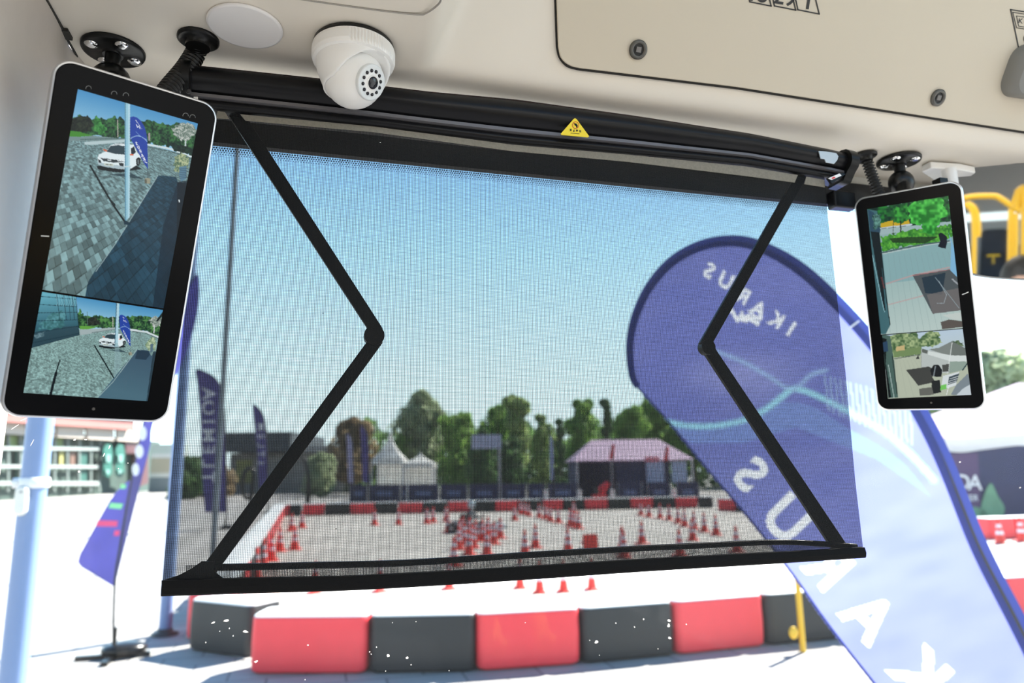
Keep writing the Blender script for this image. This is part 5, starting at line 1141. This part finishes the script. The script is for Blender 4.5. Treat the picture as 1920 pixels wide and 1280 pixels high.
feather((212, 1234), None, [(215, 1100), (228, 1010), (245, 910), (264, 815), (290, 705), (325, 600), (350, 545), (368, 515)],
        [(215, 1100), (228, 1010), (245, 910), (264, 815), (290, 705), (325, 600), (350, 545), (368, 515), (374, 530), (370, 590), (350, 660), (332, 700), (308, 740), (286, 800), (270, 850), (252, 870), (240, 890), (222, 915), (200, 950), (172, 1005), (146, 1052), (180, 1078)][:14]+[(283, 830), (272, 870), (262, 893), (236, 905), (205, 940), (172, 1003), (146, 1053), (180, 1075)],
        'violet feather flag with white dots standing on a black base left of the blind', FBL, bell=.0005,
        dots=[(268, 812, 8, 14), (262, 846, 8, 13), (255, 880, 7, 12), (279, 776, 8, 14)],
        stripes=[([(208, 942), (232, 944), (228, 954), (204, 952)], GRNP, 'green_stripe'), ([(184, 975), (222, 976), (220, 987), (180, 986)], REDP, 'red_stripe'), ([(216, 994), (226, 994), (224, 1004), (214, 1004)], REDP, 'red_mark'), ([(228, 908), (238, 908), (236, 916), (226, 916)], GRNP, 'green_mark')])
feather((421, 992), None, [(424, 960), (424, 860), (420, 760), (412, 722), (395, 702), (368, 692)],
        [(424, 960), (424, 860), (420, 760), (412, 722), (395, 702), (368, 692), (370, 720), (376, 790), (378, 870), (384, 960)],
        'purple feather banner with pale vertical letters seen through the left of the blind', PURP,
        letters=[(c_, 392+i*.6, 738+i*30, 22, 92, False) for i, c_ in enumerate('DOMINO'[:6][::-1])] if False else [(c_, 392, 738+i*26, 24, 90, True) for i, c_ in enumerate('AOIMELT')], pr=.03)
feather((503, 962), None, [(502, 930), (502, 860), (498, 800), (490, 772), (474, 757)],
        [(502, 915), (502, 860), (498, 800), (490, 772), (474, 757), (476, 790), (483, 850), (486, 915)],
        'smaller purple feather banner standing left of the dark arch', PURP, letters=[(c_, 490, 800+i*17, 13, 90, True) for i, c_ in enumerate('MELTI')], pr=.04)
feather((693, 948), None, [(692, 900), (691, 850), (688, 812), (676, 796)], [(692, 905), (691, 850), (688, 812), (676, 796), (677, 830), (680, 905)], 'thin violet feather flag beside the white pagoda tent', PURP, pr=.04)
feather((664, 948), None, [(663, 905), (662, 850), (659, 822), (650, 812)], [(663, 905), (662, 850), (659, 822), (650, 812), (651, 840), (653, 905)], 'thin pale feather flag left of the white pagoda tent', mat('pale_lilac_cloth', (.40, .40, .55), .8, trans=.4), pr=.04)
feather((1037, 951), None, [(1038, 905), (1038, 850), (1036, 825), (1031, 812)], [(1038, 900), (1038, 850), (1036, 825), (1031, 812), (1031, 840), (1032, 900)], 'thin pale blue feather flag before the trees right of the signboard', mat('pale_blue_cloth', (.35, .42, .62), .8, trans=.4), pr=.04)

# ================================================================== FAR FIELD: TENTS, FENCE BANNERS, SIGN
def far(px, py, dep): return WD(px, py, dep)
def pagoda(px0, px1, y_eave, px_pk, y_pk, y_base, label):
    b = G((px0+px1)/2, y_base); dep = depth(b); W_ = (px1-px0)*dep/FPX; ze = far(px0, y_eave, dep).z; zp = far(px_pk, y_pk, dep).z
    t = thing('pagoda_tent', label, 'tent', b)
    mb = MB(); rows = []
    for q in np.linspace(0, 1, 8):
        s_ = (1-q)**1.8*.97+.03 if q < 1 else .02; z = ze+(zp-ze)*q
        rows.append([b+HR*x*s_*W_/2+HV*(y*s_*W_/2+W_/2)+Vector((0, 0, z)) for x, y in ((-1, -1), (1, -1), (1, 1), (-1, 1))])
    mb.sweep(rows, smooth=False); mb.build('roof', TENTW, t)
    mb = MB(); mb.slab([b+HR*x*W_/2+HV*(y*W_/2+W_/2)+Vector((0, 0, ze-.35)) for x, y in ((-1, -1), (1, -1), (1, 1), (-1, 1))], (0, 0, .36)); mb.build('valance', TENTW, t)
    mb = MB(); 
    for x, y in ((-1, 1), (1, 1)): pass
    mb.slab([b+HR*x*W_*.48+HV*W_*.98+Vector((0, 0, z)) for x, z in ((-1, 0), (1, 0), (1, ze-.3), (-1, ze-.3))], HV*.03); mb.build('back_wall', TENTW, t)
    for x in (-1, 1):
        for y in (0, 1): mb = MB(); mb.tube([b+HR*x*W_*.48+HV*(y*W_*.96+.05), b+HR*x*W_*.48+HV*(y*W_*.96+.05)+Vector((0, 0, ze))], .05, 8); mb.build('leg', WHITE, t)
pagoda(694, 755, 862, 728, 806, 938, 'white pagoda tent with tall peak, left of the other white tent')
pagoda(755, 812, 868, 793, 846, 938, 'white pagoda tent with low peak, right of the tall-peaked one')
# pink roofed tent
b = G(1190, 940); dep = depth(b); Z = lambda y: far(1190, y, dep).z; Xp = lambda x: (x-1190)*dep/FPX
t = thing('marquee', 'large marquee with pale pink roof and navy walls before the trees', 'tent', b); D_ = 8
PP = lambda x, d, z: b+HR*Xp(x)+HV*d+Vector((0, 0, z))
ze, zr = Z(862), Z(818)
mb = MB(); mb.add([PP(1076, 0, ze), PP(1306, 0, ze), PP(1306, D_, ze), PP(1076, D_, ze), PP(1125, D_/2, zr), PP(1262, D_/2, zr)], [(0, 1, 5, 4), (1, 2, 5), (2, 3, 4, 5), (3, 0, 4), (0, 3, 2, 1)]); mb.build('roof', TENTP, t)
mb = MB(); mb.slab([PP(1082, D_*.9, 0), PP(1302, D_*.9, 0), PP(1302, D_*.9, ze), PP(1082, D_*.9, ze)], HV*.03); mb.slab([PP(1082, .3, 0), PP(1082, D_*.9, 0), PP(1082, D_*.9, ze), PP(1082, .3, ze)], HR*.03); mb.build('walls', NAVY, t)
mb = MB(); mb.slab([PP(1160, .5, 0), PP(1212, .5, 0), PP(1212, .5, ze-.1), PP(1160, .5, ze-.1)], HV*.03); mb.build('navy_screen', NAVY, t)
for x0_, x1_ in ((1216, 1250), (1264, 1293)):
    mb = MB(); mb.slab([PP(x0_, .3, 1.2), PP(x1_, .3, 1.2), PP(x1_, .3, ze-.15), PP(x0_, .3, ze-.15)], HV*.03); mb.build('pale_blue_screen', LBLUE, t)
mb = MB(); mb.slab([PP(1214, .2, ze-.1), PP(1241, .2, ze-.1), PP(1241, .2, ze+.2), PP(1214, .2, ze+.2)], HV*.03); mb.build('red_sign', RED, t)
for x in (1084, 1150, 1257, 1302):
    mb = MB(); mb.tube([PP(x, .1, 0), PP(x, .1, ze)], .06, 8); mb.build('leg', WHITE if x != 1257 else NAVY, t)
for x, y0, y1, lab in ((1151, 832, 912, 'red feather flag before the left part of the pink marquee'), (1254, 836, 905, 'thin red feather flag before the right part of the pink marquee')):
    q = G(x, 944); dq = depth(q); zt_ = far(x, y0, dq).z; zb_ = far(x, y0+28, dq).z; w_ = 10*dq/FPX
    t = thing('red_flag', lab, 'flag', q); mb = MB(); mb.tube([q, q+Vector((0, 0, zt_))], .04, 6); mb.build('pole', DARK, t)
    mb = MB(); mb.slab([q+HR*(-w_*.6)+Vector((0, 0, zb_)), q+HR*w_*.3+Vector((0, 0, zb_)), q+HR*w_*.6+Vector((0, 0, zt_)), q+Vector((0, 0, zt_))], HV*.02); mb.build('cloth', RED, t)
# red machine
q = G(1126, 945); t = thing('mini_excavator', 'small red digging machine with raised arm before the pink marquee', 'machine', q); dq = depth(q); u_ = dq/FPX
KQ = lambda x, y, d=0: q+HR*x*u_+HV*d+Vector((0, 0, -y*u_))
mb = MB(); mb.slab([KQ(-16, 0), KQ(16, 0), KQ(18, -4), KQ(14, -9), KQ(-14, -9), KQ(-18, -4)], HV*1.2); mb.build('tracks', BLACKR, t)
mb = MB(); mb.slab([KQ(-12, -9, .1), KQ(12, -9, .1), KQ(12, -18, .1), KQ(0, -20, .1), KQ(-12, -17, .1)], HV*1.0); mb.build('chassis', RED, t)
mb = MB(); mb.tube([KQ(4, -18, .6), KQ(16, -36, .6), KQ(18, -39, .6)], .16, 8); mb.tube([KQ(18, -39, .6), KQ(-8, -22, .6)], .13, 8); mb.build('arm', RED, t)
mb = MB(); mb.slab([KQ(-10, -18, .2), KQ(-2, -18, .2), KQ(-3, -32, .2), KQ(-10, -32, .2)], HV*.8); mb.build('cab', LENS, t)
# fence banners
fbx = [(655, 688), (690, 750), (752, 762), (765, 822), (826, 876), (880, 936), (940, 986), (990, 1022), (1028, 1084), (1160, 1205), (1216, 1258), (1270, 1312)]
for i, (xa, xb) in enumerate(fbx):
    a, b_ = G(xa, 946), G(xb, 946); h_ = 1.35
    t = thing('fence_banner', f'navy fence banner with pale print behind the far barriers, {ORD[i]} from left', 'banner', (a+b_)/2, 'navy fence banners')
    mb = MB(); mb.slab([a+Vector((0, 0, .1)), b_+Vector((0, 0, .1)), b_+Vector((0, 0, h_)), a+Vector((0, 0, h_))], HV*.02); mb.build('banner_cloth', NAVY, t)
    c0, c1 = a.lerp(b_, .25), a.lerp(b_, .75); mb = MB(); mb.slab([c0+Vector((0, 0, .6))-HV*.03, c1+Vector((0, 0, .6))-HV*.03, c1+Vector((0, 0, .9))-HV*.03, c0+Vector((0, 0, .9))-HV*.03], HV*.015); mb.build('pale_print', NAVY2, t)
    for p_ in (a, b_): mb = MB(); mb.tube([p_, p_+Vector((0, 0, h_))], .03, 6); mb.build('post', STEEL, t)
for k, x in enumerate((1024, 1087, 1149, 1265)):
    q = G(x, 950); mb = MB(); mb.tube([q, q+Vector((0, 0, 1.0))], .14, 10); tag(mb.build('bollard', WHITE), f'short white bollard behind the far barriers, {ORD[k]} from left', 'bollard', 'white bollards')
q = G(937, 945); dq = depth(q); t = thing('signboard', 'pale blue-white signboard raised on a post before the trees', 'sign', q); zz = lambda y: far(937, y, dq).z; u_ = dq/FPX
mb = MB(); mb.tube([q, q+Vector((0, 0, zz(838)))], .09, 8); mb.build('post', STEEL, t)
mb = MB(); mb.slab([q+HR*x*u_-HV*.12+Vector((0, 0, z)) for x, z in ((-52, zz(840)), (4, zz(840)), (4, zz(813)), (-52, zz(813)))], HV*.1); mb.build('board', mat('board_print', (.38, .42, .58), .5, var=.1), t)
# dark arch
q = G(566, 952); dq = depth(q); u_ = dq/FPX; mb = MB(); mb.tube([q+HR*x*u_+Vector((0, 0, -y*u_)) for x, y in smooth_line([(10, 0), (11, -40), (8, -70), (2, -88), (-6, -97)], 5)], list(np.linspace(.16, .08, 21)), 8); tag(mb.build('curved_arch', BLACKR), 'dark curved arch pole seen behind the lower left arm of the blind', 'arch')
q = G(470, 950); dq = depth(q); u_ = dq/FPX; mb = MB(); mb.tube([q+HR*(x-6)*u_+Vector((0, 0, -y*u_)) for x, y in [(12*math.cos(a), -44+28*math.sin(a)) for a in np.linspace(.6, 5.6, 22)]]+[q+Vector((0, 0, .3)), q], .13, 8); tag(mb.build('ring_gate', BLACKR), 'dark ring-shaped gate standing beside the smaller purple banner', 'gate')

# right-hand tent with navy wall
def RT(x, y, dd=0.0): return plane_hit(x, y, rt0, HV)+HV*dd
rt0 = G(1780, 978); dq = depth(rt0)
t = thing('marquee', 'white-pink roofed tent with navy printed wall at the right edge', 'tent', rt0)
mb = MB(); e0, e1 = RT(1742, 812), RT(2180, 790); pk = RT(2010, 700)+HV*3
mb.add([RT(1742, 818), RT(2240, 800), RT(2240, 800)+HV*6, RT(1742, 818)+HV*6, pk, RT(2060, 702)+HV*3], [(0, 1, 5, 4), (1, 2, 5), (2, 3, 4, 5), (3, 0, 4)]); mb.build('roof', TENTP, t)
mb = MB(); va = smooth_line([(1742, 818), (1800, 822), (1900, 815), (2050, 808), (2240, 800)], 4); vb = smooth_line([(2240, 838), (2050, 838), (1930, 834), (1850, 842), (1800, 848), (1762, 843)], 4)
mb.slab([RT(x, y, -.02) for x, y in va+vb], HV*.03); mb.build('valance', TENTW, t)
mb = MB(); mb.slab([RT(1762, 838, .1), RT(2240, 828, .1), RT(2240, 970, .1), RT(1790, 978, .1)], HV*.03); wl = mb.build('navy_wall', NAVY, t)
mb = MB(); mb.slab([RT(1772, 850, .05), RT(1835, 848, .05), RT(1842, 972, .05), RT(1788, 976, .05)], HV*.02); mb.build('violet_panel', mat('violet_panel', (.10, .06, .14), .7), wl)
mb = MB(); text_mesh(mb, [('A', 1782, 900, 26, 1, False), ('D', 1805, 903, 28, 1, False), ('A', 1828, 904, 28, 1, False)], lambda x, y: RT(x, y, .0), -HV*.01)
text_mesh(mb, [(c_, 1794+i*9, 933, 11, 1, False) for i, c_ in enumerate('INTER')], lambda x, y: RT(x, y, .0), -HV*.01); mb.build('white_letters', WHITE, wl)
LEAF = mat('printed_leaf_green', (.16, .34, .20), .7, var=.2, scale=3)
for P in ([(1838, 975), (1842, 940), (1858, 905), (1872, 930), (1884, 950), (1882, 968)], [(1800, 976), (1806, 955), (1830, 950), (1850, 960), (1862, 978)]):
    mb = MB(); mb.slab([RT(x, y, .02) for x, y in smooth_line(P, 3)], HV*.01); mb.build('leaf_print', LEAF, wl)

# ================================================================== BUILDING ON THE LEFT
b0 = G(96, 932); dq = depth(b0); bdir = (G(252, 922)-b0).normalized(); bn = Vector((bdir.y, -bdir.x, 0))
if bn.dot(Vector(CAM)-b0) < 0: bn = -bn
BP = lambda x, y, o=0.0: plane_hit(x, y, b0+bn*o, bn)
t = thing('pavilion_building', 'glazed building with dark red roof and white railings at the far left', 'building', b0)
DRED = mat('dark_red_cladding', (.07, .015, .02), .6, var=.15, scale=.6); PINKR = mat('faded_red_roof', (.32, .11, .095), .6, var=.1, scale=.5)
def bbox_px(P, o, thick, m, nm, par): mb = MB(); mb.slab([BP(x, y, o) for x, y in P], -bn*thick); return mb.build(nm, m, par)
bbox_px([(-120, 790), (300, 828), (300, 921), (-120, 945)], 0, 4.0, mat('teal_glazing', (.03, .06, .05), .7, var=.5, scale=.35), 'glazed_wall', t)
bbox_px([(-120, 745), (252, 782), (252, 806), (-120, 782)], 2.5, 7.0, PINKR, 'roof', t)
bbox_px([(-120, 735), (270, 770), (262, 788), (-120, 755)], 2.9, 6.0, mat('roof_red', (.16, .035, .03), .6), 'roof_edge', t)
for i in range(6):
    x = -60+i*56; k = (x+120)*.062
    bbox_px([(x, 792+k-8), (x+50, 795+k-8), (x+50, 812+k-4), (x, 809+k-4)], 1.6, .3, mat('cream_awning', (.36, .31, .27), .7), 'awning', t)
for y0 in (842, 876, 908):
    bbox_px([(-120, y0-6), (186, y0-(4 if y0 < 900 else 6)), (186, y0+2), (-120, y0+1)], .8, .25, mat('white_rail', (.27, .31, .30), .6), 'rail', t)
for x in (-90, -62, -35, -8, 17, 40, 68, 104, 128, 150, 172, 188):
    bbox_px([(x-1.6, 815), (x+1.6, 815), (x+.6, 922), (x-2.6, 922)], .6, .2, mat('grey_mullion', (.12, .15, .14), .6), 'mullion', t)
for x0_, x1_, m_ in ((96, 118, 'lime_panel'), (112, 122, 'yellow_panel'), (132, 146, 'brown_panel'), (150, 166, 'teal_panel'), (8, 34, 'lime_panel'), (30, 46, 'teal_panel')):
    mm = mat(m_, {'lime_panel': (.11, .17, .04), 'yellow_panel': (.32, .30, .10), 'brown_panel': (.13, .07, .05), 'teal_panel': (.012, .08, .065)}[m_], .6, var=.2)
    ya, yb_ = {'lime_panel': (816, 838), 'yellow_panel': (846, 872), 'brown_panel': (846, 872), 'teal_panel': (846, 906)}[m_]
    bbox_px([(x0_, ya), (x1_, ya), (x1_, yb_), (x0_, yb_)], .3, .1, mm, 'panel', t)
bbox_px([(236, 800), (278, 812), (278, 905), (262, 912), (262, 850), (236, 850)], 1.2, 1.0, DRED, 'red_frame', t)
for i, x in enumerate((203, 226)):
    P = [(x-9, 842), (x-3, 832), (x+6, 834), (x+9, 850), (x+7, 870), (x+8, 886), (x, 895), (x-9, 890), (x-8, 868)]
    bbox_px(P, 1.3, .1, mat('teal_print', (.008, .10, .075), .6), 'teal_poster', t)
    bbox_px([(x-4, 852), (x+5, 852), (x+4, 866), (x-3, 866)], 1.5, .1, mat('pale_teal', (.15, .30, .27), .6), 'pale_patch', t)
    bbox_px([(x-4, 880), (x+3, 880), (x+2, 888), (x-3, 888)], 1.5, .1, MATS['pale_teal'], 'pale_patch', t)
q = G(272, 918); mb = MB(); mb.ball(q+Vector((0, 0, .6)), 1.3, 14, (1.6, 1, .8)); mb.ball(q+HR*2.4+Vector((0, 0, .3)), 1.0, 12, (1.6, 1, .6)); tag(mb.build('red_heap', mat('salmon_cover', (.70, .22, .18), .7, var=.2, scale=1)), 'low salmon red covered heap at the foot of the left building', 'heap')
q = G(300, 923); dq = depth(q); t = thing('kiosk', 'pale striped kiosk right of the dark red building frame', 'kiosk', q); u_ = dq/FPX
for i, (h0, h1, c_) in enumerate(((0, 28, (.16, .20, .22)), (28, 36, (.62, .62, .58)), (36, 64, (.45, .40, .30)), (64, 72, (.70, .70, .68)), (72, 90, (.50, .58, .54)))):
    mb = MB(); mb.slab([q+HR*x*u_+Vector((0, 0, h0*u_)) for x in (-22, 24)]+[q+HR*x*u_+Vector((0, 0, h0*u_))+HV*4 for x in (24, -22)], (0, 0, (h1-h0)*u_)); mb.build('band', mat(f'kiosk_band_{i}', c_, .6), t)
# low dark-roofed hall behind the banners
q = G(500, 925); dq = depth(q); u_ = dq/FPX; t = thing('low_hall', 'low hall with dark flat roof far behind the purple banners', 'building', q)
HB = lambda x0_, x1_, y0_, y1_, d0, dd, m, nm: (lambda mb: (mb.slab([q+HR*(x-500)*u_+HV*d0+Vector((0, 0, (925-y)*u_)) for x, y in ((x0_, y0_), (x1_, y0_), (x1_, y1_), (x0_, y1_))], HV*dd), mb.build(nm, m, t)))(MB())
HB(428, 640, 925, 850, 0, 12, mat('hall_wall', (.30, .30, .29), .7, var=.3, scale=.3), 'wall'); HB(424, 548, 848, 812, -1.5, 15, mat('hall_roof', (.07, .085, .10), .6), 'roof'); HB(545, 642, 850, 838, -1, 14, mat('hall_roof_pale', (.42, .42, .42), .6), 'roof')
HB(440, 470, 905, 862, -.1, .2, mat('yellow_green', (.34, .34, .12), .7), 'panel')

# ================================================================== TREES
def leaf_mat(name, c):
    return mat(name, c, .7, trans=.62, var=.35, scale=.9)
LM = [leaf_mat('leaf_mid', (.32, .52, .13)), leaf_mat('leaf_dark', (.13, .25, .09)), leaf_mat('leaf_pale', (.46, .58, .25)), leaf_mat('leaf_brown', (.38, .29, .17)), leaf_mat('leaf_grey', (.48, .56, .36))]
def tree(px, y_base, dep, width_px, y_top, kind, label, narrow=False, y_bot=None, grp='trees behind the square', dens=1.0):
    u_ = dep/FPX; hor = 889-.0137*(px-588); c = WD(px, hor, dep); base = Vector((c.x, c.y, 0)); H_ = 2.1+(hor-y_top)*u_; r = width_px*1.22*u_/2
    bot = H_*.18 if y_bot is None else 2.1+(hor-y_bot)*u_; rng = random.Random(int(px*7+y_top)); nr = np.random.RandomState(int(px*3+y_top))
    t = thing('tree', label, 'tree', base, grp)
    mb = MB(); mb.tube([base, base+Vector((0, 0, H_*.35)), base+Vector((.2, 0, H_*.75))], [r*.09, r*.065, r*.02], 8)
    for k in range(5):
        a = k*1.3; mb.tube([base+Vector((0, 0, H_*(.3+.08*k))), base+Vector((math.cos(a)*r*.5, math.sin(a)*r*.5, H_*(.45+.08*k)))], [r*.035, r*.012], 6)
    mb.build('trunk', BARK, t)
    cl_ = []
    for k in range(26 if not narrow else 22):
        q = rng.random(); zz_ = bot+(H_-bot)*(.06+.86*q); rad = r*(max(.0, 1-(2*q-.85)**2*.62)**.5 if not narrow else (1.0-.75*q)*.9); a = rng.random()*6.28
        off = rad*rng.uniform(.10, .68); cl_.append((base+Vector((math.cos(a)*off, math.sin(a)*off, zz_)), max((.20 if not narrow else .34)*r, rad*rng.uniform(.34, .62))))
    n_l = int(3600*dens); ci = nr.randint(0, len(cl_), n_l)
    D_ = nr.normal(size=(n_l, 3)); D_ /= np.linalg.norm(D_, axis=1)[:, None]; Rr = nr.uniform(.35, 1.0, n_l)**.5
    ls = .20*r**.5
    A_ = nr.normal(size=(n_l, 3)); B_ = np.cross(D_, A_); B_ /= np.linalg.norm(B_, axis=1)[:, None]; C_ = np.cross(B_, D_+.8*A_/3); C_ /= np.linalg.norm(C_, axis=1)[:, None]
    cen_ = np.array([[*cl_[i][0]] for i in ci]); rad_ = np.array([cl_[i][1] for i in ci]); P_ = cen_+D_*(Rr*rad_)[:, None]
    S_ = (nr.uniform(.6, 1.4, n_l)*ls)[:, None]; V_ = np.stack([P_-B_*S_, P_-C_*S_*.6, P_+B_*S_, P_+C_*S_*.6], 1).reshape(-1, 3)-np.array(base)
    me = bpy.data.meshes.new('crown'); me.from_pydata(V_.tolist(), [], np.arange(n_l*4).reshape(-1, 4).tolist()); me.materials.append(LM[kind])
    o = bpy.data.objects.new('crown', me); col.objects.link(o); o.parent = t; return t
for a in [
 (660, 0, 74, 82, 784, 3, 'brownish spring tree behind the left white tent', False, 900),
 (785, 0, 70, 92, 734, 4, 'pale loose tall tree above the two white tents', False, 860),
 (752, 0, 66, 44, 800, 0, 'small green tree between the white tent peaks', False, 905),
 (858, 0, 64, 84, 752, 0, 'bushy green tree left of the signboard', False, 915),
 (905, 0, 62, 60, 800, 1, 'low dark tree just behind the signboard', False, 930),
 (935, 0, 74, 80, 744, 0, 'mid green tree behind the signboard post', False, 925),
 (972, 0, 72, 70, 727, 2, 'tallest pale green tree right of the signboard', False, 915),
 (960, 0, 60, 60, 812, 1, 'dark low tree below the tallest pale tree', False, 935),
 (1018, 0, 76, 56, 770, 2, 'pale green tree left of the thin pale blue flag', False, 920),
 (1052, 0, 62, 34, 768, 1, 'narrow dark tree right of the thin pale blue flag', True, 935),
 (1096, 0, 70, 66, 744, 0, 'rounded green tree above the left end of the pink marquee', False, 890),
 (1140, 0, 68, 40, 730, 1, 'dark conical evergreen above the pink marquee', True, 880),
 (1182, 0, 72, 60, 752, 0, 'green tree right of the dark conical evergreen', False, 870),
 (1228, 0, 74, 84, 738, 0, 'green tree meeting the left edge of the big flag', False, 870),
 (1300, 0, 72, 100, 745, 0, 'green tree hidden mostly behind the big flag', False, 870),
 (1400, 0, 74, 110, 750, 2, 'green tree seen faintly behind the big flag middle', False, 880),
 (1750, 0, 60, 80, 735, 2, 'pale green tree under the right screen corner', False, 850),
 (1890, 0, 60, 110, 640, 4, 'pale tree rising above the right tent roof', False, 800),
 (1850, 0, 62, 60, 700, 2, 'lower yellow-green tree between right screen and right tent', False, 800),
 (350, 0, 62, 60, 850, 1, 'dark low tree behind the left edge of the blind', False, 935),
 (395, 0, 70, 70, 862, 3, 'low brownish tree behind the tall purple banner', False, 930),
 (600, 0, 64, 60, 850, 4, 'pale low tree right of the dark flat roof', False, 920)]:
    tree(a[0], a[1], a[2]+(a[0]//7 % 3)*2.5, a[3], a[4], a[5], a[6], a[7], a[8])
# wooded backdrop line far behind (hedge nobody could count)
mb = MB(); rs = np.random.RandomState(3)
for k in range(9000):
    px = rs.uniform(660, 1560); dep = rs.uniform(84, 92); u_ = dep/FPX; hor = 889-.0137*(px-588); c = WD(px, hor, dep)
    hmax = 2.1+(hor-(806+14*math.sin(px/23)+9*math.sin(px/9.3)))*u_; z = rs.uniform(.2, hmax)
    d1 = Vector(rs.normal(size=3)).normalized(); d2 = d1.cross(Vector(rs.normal(size=3))).normalized(); s_ = rs.uniform(.3, .6); p = Vector((c.x, c.y, z))
    mb.add([p-d1*s_, p-d2*s_*.7, p+d1*s_, p+d2*s_*.7], [(0, 1, 2, 3)])
hg = mb.build('hedge_foliage', leaf_mat('leaf_hedge', (.20, .34, .12))); hg['kind'] = 'stuff'; tag(hg, 'dark green hedge foliage behind the row of trees', 'hedge')
